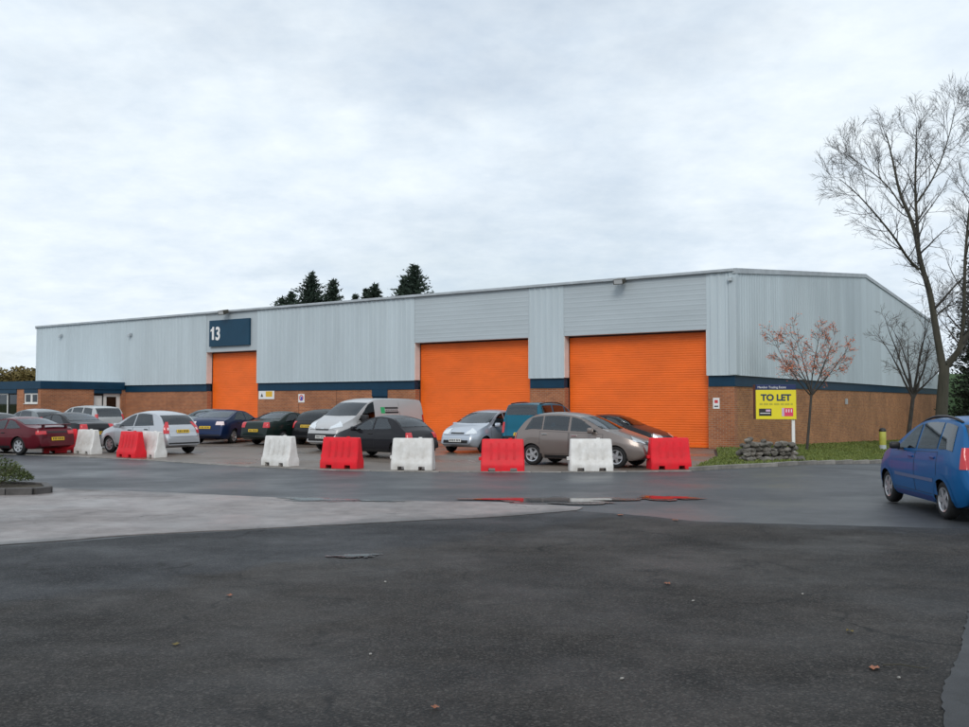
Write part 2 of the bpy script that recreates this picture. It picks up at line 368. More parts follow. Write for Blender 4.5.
# ------------------------------------------------------------------ mesh helpers
class MB:
    def __init__(s):
        s.v = []; s.f = []; s.m = []
    def add(s, vs, fs, mi=0):
        b = len(s.v)
        s.v.extend([tuple(p) for p in vs])
        for f in fs:
            s.f.append(tuple(b + i for i in f)); s.m.append(mi)
        return s
    def box(s, x0, x1, y0, y1, z0, z1, mi=0):
        vs = [(x0, y0, z0), (x1, y0, z0), (x1, y1, z0), (x0, y1, z0), (x0, y0, z1), (x1, y0, z1), (x1, y1, z1), (x0, y1, z1)]
        return s.add(vs, [(0, 3, 2, 1), (4, 5, 6, 7), (0, 1, 5, 4), (1, 2, 6, 5), (2, 3, 7, 6), (3, 0, 4, 7)], mi)
    def bbox(s, x0, x1, y0, y1, z0, z1, b=0.01, mi=0):
        """box with chamfered edges"""
        bm = bmesh.new()
        bmesh.ops.create_cube(bm, size=1.0)
        for v in bm.verts:
            v.co = Vector((x0 + (v.co.x + .5) * (x1 - x0), y0 + (v.co.y + .5) * (y1 - y0), z0 + (v.co.z + .5) * (z1 - z0)))
        bmesh.ops.bevel(bm, geom=bm.edges[:], offset=b, segments=2, affect='EDGES', profile=0.5)
        bm.verts.index_update()
        s.add([v.co for v in bm.verts], [[v.index for v in f.verts] for f in bm.faces], mi)
        bm.free()
        return s
    def tube(s, pts, rads, n=6, mi=0, cap=True):
        pts = [Vector(p) for p in pts]
        rings = []
        ref = Vector((0.31, 0.95, 0.1)).normalized()
        for i, p in enumerate(pts):
            a = pts[max(0, i - 1)]; c = pts[min(len(pts) - 1, i + 1)]
            d = (c - a)
            d = d.normalized() if d.length > 1e-9 else Vector((0, 0, 1))
            u = d.cross(ref)
            if u.length < 0.1: u = d.cross(Vector((1, 0, 0)))
            u.normalize(); vv = d.cross(u)
            rings.append([p + (u * math.cos(2 * math.pi * k / n) + vv * math.sin(2 * math.pi * k / n)) * rads[i] for k in range(n)])
        vs = [q for r in rings for q in r]
        fs = []
        for i in range(len(pts) - 1):
            for k in range(n):
                fs.append((i * n + k, i * n + (k + 1) % n, (i + 1) * n + (k + 1) % n, (i + 1) * n + k))
        if cap:
            fs.append(tuple(range(n))[::-1]); fs.append(tuple((len(pts) - 1) * n + k for k in range(n)))
        return s.add(vs, fs, mi)
    def lathe(s, prof, n=24, axis='y', c=(0, 0, 0), mi=0, close=False):
        """prof: (radius, offset along axis)"""
        vs = []
        for r, h in prof:
            for k in range(n):
                a = 2 * math.pi * k / n
                if axis == 'y': vs.append((c[0] + r * math.cos(a), c[1] + h, c[2] + r * math.sin(a)))
                else: vs.append((c[0] + r * math.cos(a), c[1] + r * math.sin(a), c[2] + h))
        fs = []
        m = len(prof)
        for i in range(m - 1 + (1 if close else 0)):
            j = (i + 1) % m
            for k in range(n):
                fs.append((i * n + k, i * n + (k + 1) % n, j * n + (k + 1) % n, j * n + k))
        return s.add(vs, fs, mi)
    def build(s, name, mats, parent=None, smooth=False, fixn=False, angle=None):
        me = bpy.data.meshes.new(name)
        me.from_pydata(s.v, [], s.f)
        if not isinstance(mats, (list, tuple)): mats = [mats]
        for m in mats: me.materials.append(MATS[m] if isinstance(m, str) else m)
        if len(mats) > 1:
            me.polygons.foreach_set('material_index', s.m)
        if fixn:
            bm = bmesh.new(); bm.from_mesh(me); bmesh.ops.recalc_face_normals(bm, faces=bm.faces[:]); bm.to_mesh(me); bm.free()
        me.update()
        uv = me.uv_layers.new(name='UVMap')
        co = np.array(s.v, dtype=np.float64)
        loops = np.zeros(len(me.loops), dtype=np.int64); me.loops.foreach_get('vertex_index', loops)
        nl = np.repeat(np.array([p.normal[:] for p in me.polygons]), [p.loop_total for p in me.polygons], axis=0)
        an = np.abs(nl); P = co[loops]
        U = np.where((an[:, 0] > an[:, 1]) & (an[:, 0] >= an[:, 2]), P[:, 1], P[:, 0])
        V = np.where((an[:, 2] > an[:, 0]) & (an[:, 2] > an[:, 1]), P[:, 1], P[:, 2])
        uv.data.foreach_set('uv', np.stack([U, V], 1).astype(np.float32).ravel())
        if smooth:
            me.polygons.foreach_set('use_smooth', [True] * len(me.polygons))
            if angle: me.set_sharp_from_angle(angle=R(angle))
        o = bpy.data.objects.new(name, me)
        COL.objects.link(o)
        o.parent = parent
        return o

def empty(name, loc=(0, 0, 0), rz=0.0):
    o = bpy.data.objects.new(name, None)
    COL.objects.link(o)
    o.location = loc; o.rotation_euler = (0, 0, rz)
    o.empty_display_size = 0.2
    return o
def tag(o, label=None, cat=None, group=None, kind=None):
    if label: o['label'] = label
    if cat: o['category'] = cat
    if group: o['group'] = group
    if kind: o['kind'] = kind
    return o
def put(o, loc, rz=0.0):
    o.location = loc; o.rotation_euler = (0, 0, rz); return o

# ------------------------------------------------------------------ terrain
def terr(x):
    return -0.042 * min(max(0.0, x - 9.3), 52.0)
rng = random.Random(11)
def wobble(pts, amp, step, seed, closed=True):
    r = random.Random(seed); o = []
    n = len(pts)
    for i in range(n if closed else n - 1):
        a = Vector(pts[i]); b = Vector(pts[(i + 1) % n]); L = (b - a).length
        k = max(1, int(L / step)) if L < 60 else 1
        nrm = Vector((-(b - a).y, (b - a).x)).normalized() if L > 0 else Vector((0, 0))
        for j in range(k):
            p = a.lerp(b, j / k)
            if j and amp: p = p + nrm * r.uniform(-amp, amp)
            o.append((p.x, p.y))
    if not closed: o.append(pts[-1])
    return o
def sheet(name, pts, z, m, parent=None, thick=0.0):
    bm = bmesh.new()
    vs = [bm.verts.new((x, y, 0)) for x, y in pts]
    bm.faces.new(vs)
    for xc in (9.3, 61.3):
        bmesh.ops.bisect_plane(bm, geom=bm.verts[:] + bm.edges[:] + bm.faces[:], plane_co=(xc, 0, 0), plane_no=(1, 0, 0))
    bmesh.ops.triangulate(bm, faces=bm.faces[:])
    for v in bm.verts: v.co.z = z + terr(v.co.x)
    bmesh.ops.recalc_face_normals(bm, faces=bm.faces[:])
    if sum(f.normal.z for f in bm.faces) < 0: bmesh.ops.reverse_faces(bm, faces=bm.faces[:])
    if thick:
        r = bmesh.ops.extrude_face_region(bm, geom=bm.faces[:])
        # the copy moves down: a solid slab
        for v in [g for g in r['geom'] if isinstance(g, bmesh.types.BMVert)]: v.co.z -= thick
        bmesh.ops.recalc_face_normals(bm, faces=bm.faces[:])
    me = bpy.data.meshes.new(name); bm.to_mesh(me); bm.free()
    me.materials.append(MATS[m])
    o = bpy.data.objects.new(name, me); COL.objects.link(o); o.parent = parent
    return o

tag(sheet('ground', [(-900, -300), (900, -300), (900, 1500), (-900, 1500)], -0.012, 'turf'), kind='structure')
tag(sheet('road', [(-120, -30), (120, -30), (120, 95), (-120, 95)], 0.0, 'asphalt_road'), kind='structure')
# forecourt in front of the units
FE = [(-40, 44.5), (-24, 36.6), (-16.97, 32.86), (-13.64, 31.3), (-10.02, 28.97), (-6.57, 26.4), (-3.9, 25.0), (-1.16, 24.4), (2.0, 24.35), (5.43, 24.7)]
fore = wobble(FE, 0.03, 0.9, 3, closed=False) + [(7.4, 30.0), (8.7, 35.6), (9.2, 36.4), (-30.6, 63.8), (-60, 84)]
tag(sheet('forecourt', fore, 0.008, 'forecourt_concrete'), kind='structure')
# flush edging along the forecourt: individual blocks
edging = tag(empty('edging'), kind='structure')
def stones_along(line, wid, h, z0, m, parent, L=0.9, name='kerb_stone', jit=0.006, seed=5):
    r = random.Random(seed)
    acc = []
    for i in range(len(line) - 1):
        a = Vector(line[i]); b = Vector(line[i + 1]); d = b - a; n = max(1, round(d.length / L))
        for k in range(n):
            acc.append((a.lerp(b, k / n), a.lerp(b, (k + 1) / n)))
    for a, b in acc:
        c = (a + b) / 2; l = (b - a).length - 0.012
        mb = MB(); mb.bbox(-l / 2, l / 2, -wid / 2, wid / 2, -0.12, h + r.uniform(-jit, jit), 0.012)
        o = mb.build(name, m, parent)
        put(o, (c.x, c.y, z0 + terr(c.x)), math.atan2((b - a).y, (b - a).x))
    return acc
stones_along(FE[2:], 0.16, 0.022, 0.0, 'kerb', edging, jit=0.003)
# worn tarmac of the yard the camera stands in
STRIP = [(-30, -21), (-30, -1), (-24, 2.2), (-12, 8.4), (-6.13, 11.8), (-4.72, 12.75), (-2.96, 13.5), (-1.57, 14.08), (0.01, 14.7), (0.9, 15.22), (1.55, 15.68), (2.2, 15.3), (3.3, 14.3), (6.9, 13.5), (14, 12.6), (40, 10.4), (40, -21)]
tag(sheet('yard_tarmac', wobble(wobble(STRIP, 0.05, 0.5, 18), .025, .13, 19), 0.0055, 'asphalt_old', thick=.02), kind='structure')
tag(sheet('tarmac_patch', wobble(wobble([(4.75, 8.9), (4.24, 8.27), (3.75, 7.4), (3.38, 6.75), (2.9, 6.0), (2.47, 5.1), (2.2, 3.0), (9, 3.0), (9, 9.6)], 0.05, 0.5, 21), .012, .08, 22), 0.017, 'asphalt_smooth', thick=.02), kind='structure')
# pale concrete mouth of the side turning
CON = [(-24, 24.5), (-13.5, 21.5), (-10.4, 20.4), (-8.2, 19.5), (-7.75, 19.35), (-5.63, 18.55), (-3.79, 17.75), (-1.74, 17.25), (0.28, 17.0), (1.0, 16.75), (1.7, 16.2),
       (1.55, 15.75), (0.9, 15.30), (0.01, 14.77), (-1.57, 14.16), (-2.96, 13.6), (-4.72, 12.89), (-6.13, 11.95), (-12, 8.6), (-24, 2.5)]
tag(sheet('concrete_apron', wobble(wobble(CON, 0.04, 0.4, 15), .015, .12, 16), 0.013, 'concrete_pale', thick=.03), kind='structure')

# puddles: lens-shaped sheets of water with ragged rims
def puddle(cx, cy, rx, ry, ang, seed, label):
    r = random.Random(seed); ph = [r.uniform(0, 6.28) for _ in range(6)]
    pts = []
    for k in range(72):
        a = 2 * math.pi * k / 72
        q = 1 + 0.20 * math.sin(3 * a + ph[0]) + 0.16 * math.sin(5 * a + ph[1]) + 0.10 * math.sin(9 * a + ph[2]) + 0.05 * math.sin(17 * a + ph[3])
        x, y = rx * q * math.cos(a), ry * q * math.sin(a)
        pts.append((cx + x * math.cos(ang) - y * math.sin(ang), cy + x * math.sin(ang) + y * math.cos(ang)))
    o = sheet('puddle', pts, 0.022, 'water')
    sheet('damp_margin', [(cx + (x - cx) * 1.22 + r.uniform(-.05, .05), cy + (y - cy) * 1.7 + r.uniform(-.03, .03)) for x, y in pts], 0.018, 'damp', o)
    return tag(o, label, 'puddle', 'puddles of rain along the road edge')
puddle(-3.05, 17.42, 0.66, 0.20, -0.2, 1, 'small dark puddle at the edge of the pale concrete apron')
puddle(-1.95, 17.2, 0.40, 0.09, -0.2, 4, 'thin sliver of water at the edge of the pale concrete')
puddle(1.3, 17.30, 1.1, 0.36, -0.03, 2, 'long puddle mirroring a red barrier and a white one')
puddle(3.42, 17.72, 0.45, 0.25, -0.02, 3, 'long puddle on plain tarmac mirroring the last red barrier')
puddle(-1.52, 11.07, 0.22, 0.07, 0.1, 6, 'small shallow puddle on the dark worn tarmac')

# verge with kerb
VK = [(5.43, 24.75), (6.4, 25.5), (8.28, 26.6), (12.1, 29.6), (17.9, 34.9), (30, 46.5), (46, 62)]
kerb = tag(empty('kerb'), kind='structure')
stones_along(VK, 0.14, 0.11, 0.0, 'kerb', kerb, seed=9)
verge_poly = [(5.52, 24.9), (6.38, 25.62), (8.2, 26.72), (12.0, 29.72), (17.8, 35.02), (29.9, 46.6), (45.8, 62), (60, 80), (40, 80.2), (9.75, 36.1), (8.75, 35.4), (7.5, 30.1)]
tag(sheet('grass_verge', verge_poly, 0.085, 'turf', thick=0.2), kind='structure')

def pip(x, y, poly):
    c = False; j = len(poly) - 1
    for i in range(len(poly)):
        xi, yi = poly[i]; xj, yj = poly[j]
        if (yi > y) != (yj > y) and x < (xj - xi) * (y - yi) / (yj - yi) + xi: c = not c
        j = i
    return c
mb = MB(); r = random.Random(4); n = 0
while n < 26000:
    x = r.uniform(5.4, 32); y = r.uniform(24.8, 68)
    if r.random() > (30.0 / y) ** 1.5 or not pip(x, y, verge_poly): continue
    n += 1
    h = r.uniform(0.03, 0.085); a = r.uniform(0, 6.28); wd = 0.012 + 0.0006 * y
    lx, ly = r.uniform(-.04, .04), r.uniform(-.04, .04)
    z = 0.083 + terr(x)
    ca, sa = math.cos(a) * wd, math.sin(a) * wd
    mb.add([(x - ca, y - sa, z), (x + ca, y + sa, z), (x + lx, y + ly, z + h)], [(0, 1, 2)])
tag(mb.build('grass', 'grass_blade'), 'short patchy grass growing on the verge beside the side wall', 'grass', kind='stuff')
# grassy bank beyond the far end of the side wall
mb = MB(); nx = 40; ny = 30; vs = []
for j in range(ny + 1):
    for i in range(nx + 1):
        x = 36.5 + 60 * i / nx; y = 70 + 40 * j / ny
        u = min(1, max(0, (x - 38) / 8.0)); v = min(1, max(0, (y - 72) / 14.0))
        hgt = 6.2 * (u * u * (3 - 2 * u)) * (v * v * (3 - 2 * v))
        vs.append((x, y, terr(x) - 0.05 + hgt + 0.15 * math.sin(x * 1.3) * math.sin(y * .9) * u * v))
mb.add(vs, [(j * (nx + 1) + i, j * (nx + 1) + i + 1, (j + 1) * (nx + 1) + i + 1, (j + 1) * (nx + 1) + i) for j in range(ny) for i in range(nx)])
tag(mb.build('grass_bank', 'bank_grass', smooth=True), kind='structure')

# planting island at the left
isl = tag(empty('planting_bed_kerb'), kind='structure')
stones_along([(-14.9, 18.05), (-9.8, 18.22), (-8.85, 18.42), (-8.7, 18.75), (-9.15, 19.55), (-14.9, 21.2)], 0.15, 0.13, 0.013, 'kerb_dark', isl, L=0.6, seed=2)
tag(sheet('planting_bed', [(-14.9, 18.1), (-9.8, 18.28), (-8.9, 18.48), (-8.78, 18.75), (-9.2, 19.5), (-14.9, 21.1)], 0.11, 'soil', thick=0.1), kind='structure')

# ------------------------------------------------------------------ the warehouse (local frame: x along the front, y into the building)
WC = (9.606, 35.961, 0.0); WA = math.atan2(-0.5658, 0.8245)
ware = put(empty('warehouse'), WC, WA)
tag(ware, 'long grey clad industrial unit with brick base, blue band and orange roller doors', 'warehouse')
LEN, DEP = 48.3, 46.5
APX, ZE, ZA, ZF = 21.76, 6.90, 9.16, 7.95
def gable(y):
    return ZE + (ZA - ZE) * y / APX if y < APX else ZA + (ZF - ZA) * (y - APX) / (DEP - APX)
OPEN = [(1.05, 7.45), (9.22, 15.66), (26.65, 30.86)]
WALLS = [(0.0, 1.05), (7.45, 9.22), (15.66, 26.65), (30.86, LEN)]
HEAD = 4.70
# brick dado
for a, b in WALLS:
    if a == 15.66:
        for c, d in ((15.66, 17.4), (18.4, 26.65)):
            MB().box(-d, -c, 0.0, 0.33, -0.3, 2.43).build('brick_wall', 'brick_front', ware)
        dr = MB().box(-18.4, -17.4, 0.06, 0.12, 0.02, 2.43).build('side_door', 'band_blue', ware)
        MB().bbox(-17.58, -17.50, 0.0, 0.06, 0.95, 1.07, .008).build('handle', 'chrome', dr)
        MB().box(-18.4, -17.4, -0.034, 0.05, 2.10, 2.43).build('door_fascia', 'band_blue', ware)
        continue
    MB().box(-b, -a if a else -0.0, 0.0, 0.33, -0.3, 2.43).build('brick_wall', 'brick_front', ware)
MB().box(-0.33, -0.0, 0.333, DEP, -3.2, 2.43).build('brick_wall', 'brick_side', ware)
MB().box(-LEN, -LEN + .33, 0.333, DEP, -0.3, 2.43).build('brick_wall', 'brick_front', ware)
MB().box(-LEN + .34, -0.34, DEP - .33, DEP - 0.002, -3.2, 6.8).build('rear_wall', 'cladding_flat', ware)
# thin movement joints in the brick
for t in (1.6, ):
    pass
for y in (7.6, 15.4, 23.1, 30.9, 38.6):
    MB().box(0.0, 0.002, y, y + 0.02, -2.5, 2.43).build('movement_joint', 'dark_gap', ware)
for t in (20.8, 23.5, 34.5):
    MB().box(-t - .02, -t, -0.002, 0.0, 0, 2.43).build('movement_joint', 'dark_gap', ware)
# blue band
for a, b in WALLS:
    MB().box(-b + (.03 if b != LEN else 0), -a - (.03 if a else -0.04), -0.04, 0.28, 2.432, 2.88).build('band', 'band_blue', ware)
MB().box(-0.28, 0.04, 0.282, DEP, 2.432, 2.88).build('band', 'band_blue', ware)
# cladding sheets, ribbed, one metre and a bit wide
def clad_profile(u0, u1, pitch=0.305, d=0.024):
    pr = []; u = u0
    while u < u1 - 1e-6:
        for du, h in ((0, 0), (0.16, 0), (0.19, d), (0.275, d)):
            if u + du < u1 - 1e-6: pr.append((u + du, h))
        u += pitch
    pr.append((u1, 0)); return pr
def clad_panel(u0, u1, z0, top, side, off):
    pr = clad_profile(u0, u1); mb = MB(); vs = []
    for u, h in pr:
        for z in (z0, top(u)):
            vs.append((off + h, u, z) if side else (-u, -off - h, z))
    fs = [(2 * i, 2 * i + 2, 2 * i + 3, 2 * i + 1) if side else (2 * i + 2, 2 * i, 2 * i + 1, 2 * i + 3) for i in range(len(pr) - 1)]
    mb.add(vs, fs)
    return mb.build('cladding_panel', 'cladding', ware)
PW = 0.305 * 4
for a, b in WALLS:
    n = max(1, round((b - a) / PW)); st = (b - a) / n
    for k in range(n):
        clad_panel(a + st * k, a + st * (k + 1) , 2.86, lambda u: ZE - 0.06, False, 0.10)
n = round(DEP / PW); st = DEP / n
for k in range(n):
    clad_panel(st * k, st * (k + 1), 2.86, lambda u: gable(u) - 0.05, True, 0.10)
# drip lips under the sheets
for a, b in WALLS:
    MB().box(-b, -a, -0.135, -0.02, 2.845, 2.858).build('drip_flashing', 'flashing', ware)
MB().box(0.02, 0.135, -0.1, DEP, 2.845, 2.858).build('drip_flashing', 'flashing', ware)
# solid core behind the sheets
for a, b in WALLS:
    MB().box(-b + .002, -a - .34 if a == 0 else -a - .002, -0.095, 0.34, 2.885, 6.8).build('liner_panel', 'flashing', ware)
# horizontal cladding above the openings, soffit, reveals, shutters
for i, (a, b) in enumerate(OPEN):
    mb = MB(); pr = []
    z = HEAD
    if i < 2:
        while z < ZE - 0.10:
            pr += [(z, 0), (z + 0.13, 0), (z + 0.142, 0.004), (z + 0.19, 0.004)]; z += 0.2
        pr = [q for q in pr if q[0] < ZE - 0.06] + [(ZE - 0.06, 0)]
    else:
        pr = [(HEAD, 0), (ZE - 0.06, 0)]
    vs = []
    for z, h in pr: vs += [(-b, -0.085 - h, z), (-a, -0.085 - h, z)]
    mb.add(vs, [(2 * k, 2 * k + 1, 2 * k + 3, 2 * k + 2) for k in range(len(pr) - 1)])
    mb.build('overdoor_cladding', 'cladding_flat', ware)
    MB().box(-b + .001, -a - .001, -0.10, 0.30, HEAD - 0.05, HEAD - 0.002).build('soffit', 'flashing', ware)
    MB().box(-b + .001, -a - .001, 0.30, 0.42, HEAD - 0.10, 6.8).build('lintel', 'dark_gap', ware)
    for x in (-a, -b + 0.0):
        s = 1 if x == -b else -1
        x0, x1 = (x - .002, x + .028) if s == 1 else (x - .028, x + .002)
        MB().box(x0, x1, -0.09, 0.30, 2.87, HEAD - 0.052).build('reveal_trim', 'white_frame', ware)
        MB().box(x0 + .004 * s, x1 + .004 * s, 0.335, 0.40, 0.01, HEAD - .10).build('guide_rail', 'dark_gap', ware)
    # roller shutter: a curtain of curved slats
    mb = MB(); sl = 0.095; z = 0.14; pr = []
    while z < HEAD - 0.07:
        pr += [(z, 0.0), (z + 0.018, 0.008), (z + 0.05, 0.011), (z + 0.082, 0.007)]; z += sl
    vs = []
    for zz_, h in pr: vs += [(-b + .03, 0.37 - h, zz_), (-a - .03, 0.37 - h, zz_)]
    mb.add(vs, [(2 * k, 2 * k + 1, 2 * k + 3, 2 * k + 2) for k in range(len(pr) - 1)])
    sh = mb.build('roller_shutter', 'shutter_orange', ware)
    MB().bbox(-b + .04, -a - .04, 0.33, 0.38, 0.012, 0.135, .01).build('bottom_rail', 'shutter_orange', sh)
# corner flashing, gutter, verge trims, roof
MB().bbox(-0.14, 0.15, -0.15, 0.14, 2.86, ZE - .02, .012).build('corner_flashing', 'cladding', ware)
MB().bbox(-LEN - .06, -LEN + .14, -0.15, 0.14, 2.86, ZE - .02, .012).build('corner_flashing', 'cladding', ware)
MB().bbox(-LEN - .1, 0.10, -0.24, -0.05, ZE - .06, ZE + .06, .02).build('gutter', 'gutter', ware)
def verge(x0, x1, nm):
    mb = MB()
    pr = [(-0.2, ZE - .0), (APX, ZA), (DEP + .1, ZF)]
    vs = []
    for y, z in pr:
        vs += [(x0, y, z - .14), (x1, y, z - .14), (x1, y, z + .06), (x0, y, z + .06)]
    fs = []
    for i in range(2):
        for k in range(4): fs.append((i * 4 + k, i * 4 + (k + 1) % 4, i * 4 + 4 + (k + 1) % 4, i * 4 + 4 + k))
    fs += [(3, 2, 1, 0), (8, 9, 10, 11)]
    mb.add(vs, fs); return mb.build(nm, 'gutter', ware, fixn=True)
verge(0.045, 0.17, 'verge_trim'); verge(-LEN - .12, -LEN + .02, 'verge_trim')
mb = MB()
mb.add([(-LEN, -.05, ZE), (0.04, -.05, ZE), (0.04, APX, ZA), (-LEN, APX, ZA), (0.04, DEP, ZF), (-LEN, DEP, ZF)], [(0, 1, 2, 3), (3, 2, 4, 5)])
mb.build('roof', 'roof_sheet', ware)
mb = MB()
mb.add([(-LEN, 0.34, -.2), (-LEN, DEP, -.2), (-LEN, DEP, ZF - .02), (-LEN, APX, ZA - .02), (-LEN, 0.34, ZE - .02)], [(4, 3, 2, 1, 0)])
mb.build('end_cladding', 'cladding_flat', ware)

# unit sign, notices, lamps
def local(o, x, y, z, rz=0.0):
    p = Matrix.Translation(WC) @ Matrix.Rotation(WA, 4, 'Z') @ Vector((x, y, z))
    return put(o, p, WA + rz)
def text(name, body, size, m, parent, loc, rot=(math.pi / 2, 0, 0), ext=0.004, align='LEFT', sx=1.0, bold=0.0):
    c = bpy.data.curves.new(name, 'FONT'); c.body = body; c.size = size; c.extrude = ext; c.align_x = align; c.offset = bold
    c.materials.append(MATS[m])
    t = bpy.data.objects.new(name, c); COL.objects.link(t)
    me = bpy.data.meshes.new_from_object(t.evaluated_get(bpy.context.evaluated_depsgraph_get()))
    bpy.data.objects.remove(t, do_unlink=True)
    o = bpy.data.objects.new(name, me); COL.objects.link(o); o.parent = parent; o.location = loc; o.rotation_euler = rot; o.scale = (sx, 1, 1)
    return o
s13 = local(empty('unit_sign'), -28.8, -0.10, 4.95)
tag(s13, 'dark blue panel with white number 13 above the smallest orange door', 'sign')
MB().bbox(-1.66, 1.66, -0.14, 0.0, 0, 1.48, .012).build('panel', 'sign_blue', s13)
mb = MB()
one = [(0.10, 0), (0.27, 0), (0.27, 0.74), (0.15, 0.74), (0.10, 0.65), (-0.02, 0.58), (-0.02, 0.46), (0.10, 0.51)]
n_ = len(one)
mb.add([(x - 1.50, -0.152, z + .38) for x, z in one] + [(x - 1.50, -0.139, z + .38) for x, z in one], [tuple(range(n_)), tuple(range(n_, 2 * n_))[::-1]] + [(k, n_ + k, n_ + (k + 1) % n_, (k + 1) % n_) for k in range(n_)])
mb.build('number_one', 'print_white', s13, fixn=True)
text('number_three', '3', 1.02, 'print_white', s13, (-1.12, -0.148, 0.38), bold=0.030, sx=0.86)
ws = local(empty('warning_sign'), -25.95, -0.004, 1.98)
tag(ws, 'white notice with yellow square on brick beside the smallest door', 'sign')
MB().box(-0.60, 0.60, -0.02, 0.0, 0, 0.50).build('panel', 'print_white', ws)
MB().bbox(-0.05, 0.46, -0.024, -0.0205, 0.12, 0.42, .001).build('yellow_patch', 'warn_yellow', ws)
mb = MB(); mb.add([(-0.45, -0.0235, 0.12), (-0.25, -0.0235, 0.12), (-0.35, -0.0235, 0.32)], [(0, 1, 2)]); mb.build('symbol', 'black_print', ws)
ns = local(empty('parking_sign'), -23.3, -0.004, 1.80)
tag(ns, 'small white square sign with red and blue mark on brick wall', 'sign')
MB().box(-0.22, 0.22, -0.02, 0.0, 0, 0.44).build('panel', 'print_white', ns)
mb = MB(); mb.lathe([(0.10, -0.023), (0.16, -0.023)], 20, 'y', (0, 0, 0.24)); mb.build('ring', 'red_print', ns)
MB().box(-0.06, 0.09, -0.0245, -0.0205, 0.10, 0.30).build('symbol', 'blue_print', ns)
pn = local(empty('notice'), -0.72, -0.004, 1.56)
tag(pn, 'small white notice on the brick corner pier', 'sign')
MB().box(-0.13, 0.13, -0.015, 0.0, 0, 0.42).build('panel', 'print_white', pn)
MB().box(-0.07, 0.07, -0.018, -0.0155, 0.22, 0.34).build('symbol', 'red_print', pn)
MB().box(-0.08, 0.08, -0.018, -0.0155, 0.07, 0.12).build('lettering', 'black_print', pn)
wb = local(MB().bbox(0, 0.10, -0.13, 0.13, 0, 0.30, .02).build('meter_box', 'flashing'), 0.003, 17.2, 1.70)
tag(wb, 'small grey box fixed to the brick side wall', 'box')
def floodlight(x, z, label, s=1.0):
    e = local(empty('floodlight'), x, -0.16, z)
    tag(e, label, 'floodlight', 'floodlights at the eaves')
    MB().tube([(0, 0.1, 0), (0, -0.22 * s, 0.06), (0, -0.30 * s, 0.05)], [.03 * s] * 3, 6).build('bracket', 'lamp_metal', e)
    mb = MB()
    vs = [(-.26, -.62, .02), (.26, -.62, .02), (.22, -.22, .12), (-.22, -.22, .12), (-.26, -.56, -.22), (.26, -.56, -.22), (.22, -.20, -.08), (-.22, -.20, -.08)]
    mb.add([tuple(c * s for c in v) for v in vs], [(0, 1, 2, 3), (7, 6, 5, 4), (0, 4, 5, 1), (1, 5, 6, 2), (2, 6, 7, 3), (3, 7, 4, 0)])
    h = mb.build('lamp_head', 'lamp_metal', e, fixn=True)
    mb = MB(); mb.add([tuple(c * s for c in v) for v in [(-.22, -.625, -.0), (.22, -.625, -.0), (.22, -.575, -.19), (-.22, -.575, -.19)]], [(3, 2, 1, 0)])
    mb.build('lens', 'lamp_glass', h)
floodlight(-4.58, 6.80, 'floodlight on the eaves above the widest orange door', 0.85)
floodlight(-28.9, 6.86, 'floodlight on the eaves above the number 13 panel', 0.95)
for x, z, lab in ((-45.4, 6.2, 'tiny grey wall lamp high on cladding near the far end'), (-37.9, 5.95, 'tiny grey wall lamp high on cladding above the office corner')):
    e = local(empty('wall_lamp'), x, -0.14, z)
    tag(e, lab, 'lamp', 'small lamps on the cladding')
    MB().bbox(-.10, .10, -.10, 0, -.1, .1, .02).build('backplate', 'gutter', e)
    MB().bbox(-.09, .09, -.2, -.10, -.14, .06, .03).build('lamp_head', 'flashing', e)
e = local(empty('wall_lamp'), -0.05, -0.16, 6.55); tag(e, 'tiny wall lamp under the gutter at the building corner', 'lamp', 'small lamps on the cladding')
MB().bbox(-.08, .08, -.12, 0, -.08, .08, .02).build('lamp_head', 'flashing', e)

# ------------------------------------------------------------------ single-storey office in front of the left end
off = put(empty('office_block'), WC, WA)
tag(off, 'low brick office annexe with deep blue fascia and white windows', 'building')
OX, OY = -38.5, -5.49
# side wall facing the yard (brick from y -5.49 to -2.17), door recess from -2.17 to -0.15
MB().box(OX - .3, OX, OY, -2.17, -0.2, 2.575).build('brick_wall', 'brick_front', off)
MB().box(OX - .3, OX, -0.30, -0.002, -0.2, 2.575).build('brick_wall', 'brick_front', off)
MB().box(OX - .36, OX + .06, OY - .06, -0.12, 2.58, 3.03).build('fascia', 'band_blue', off)
MB().box(OX - .3, OX + .02, -2.168, -0.302, 2.34, 2.577).build('door_fascia', 'band_blue', off)
# recess: glazed side light and white door
dw = MB().box(OX - .22, OX - .16, -1.42, -0.30, 0.02, 2.335).build('door', 'white_frame', off)
MB().box(OX - .158, OX - .150, -1.20, -0.58, 0.95, 2.12).build('door_pane', 'window_glass', dw)
MB().box(OX - .19, OX - .159, -1.22, -0.56, 0.93, 2.14).build('door_void', 'dark_gap', dw)
sd = MB().box(OX - .24, OX - .18, -2.166, -1.43, 0.02, 2.335).build('side_light', 'dark_gap', off)
MB().box(OX - .178, OX - .170, -2.05, -1.52, 1.4, 2.2).build('notice', 'white_frame', sd)
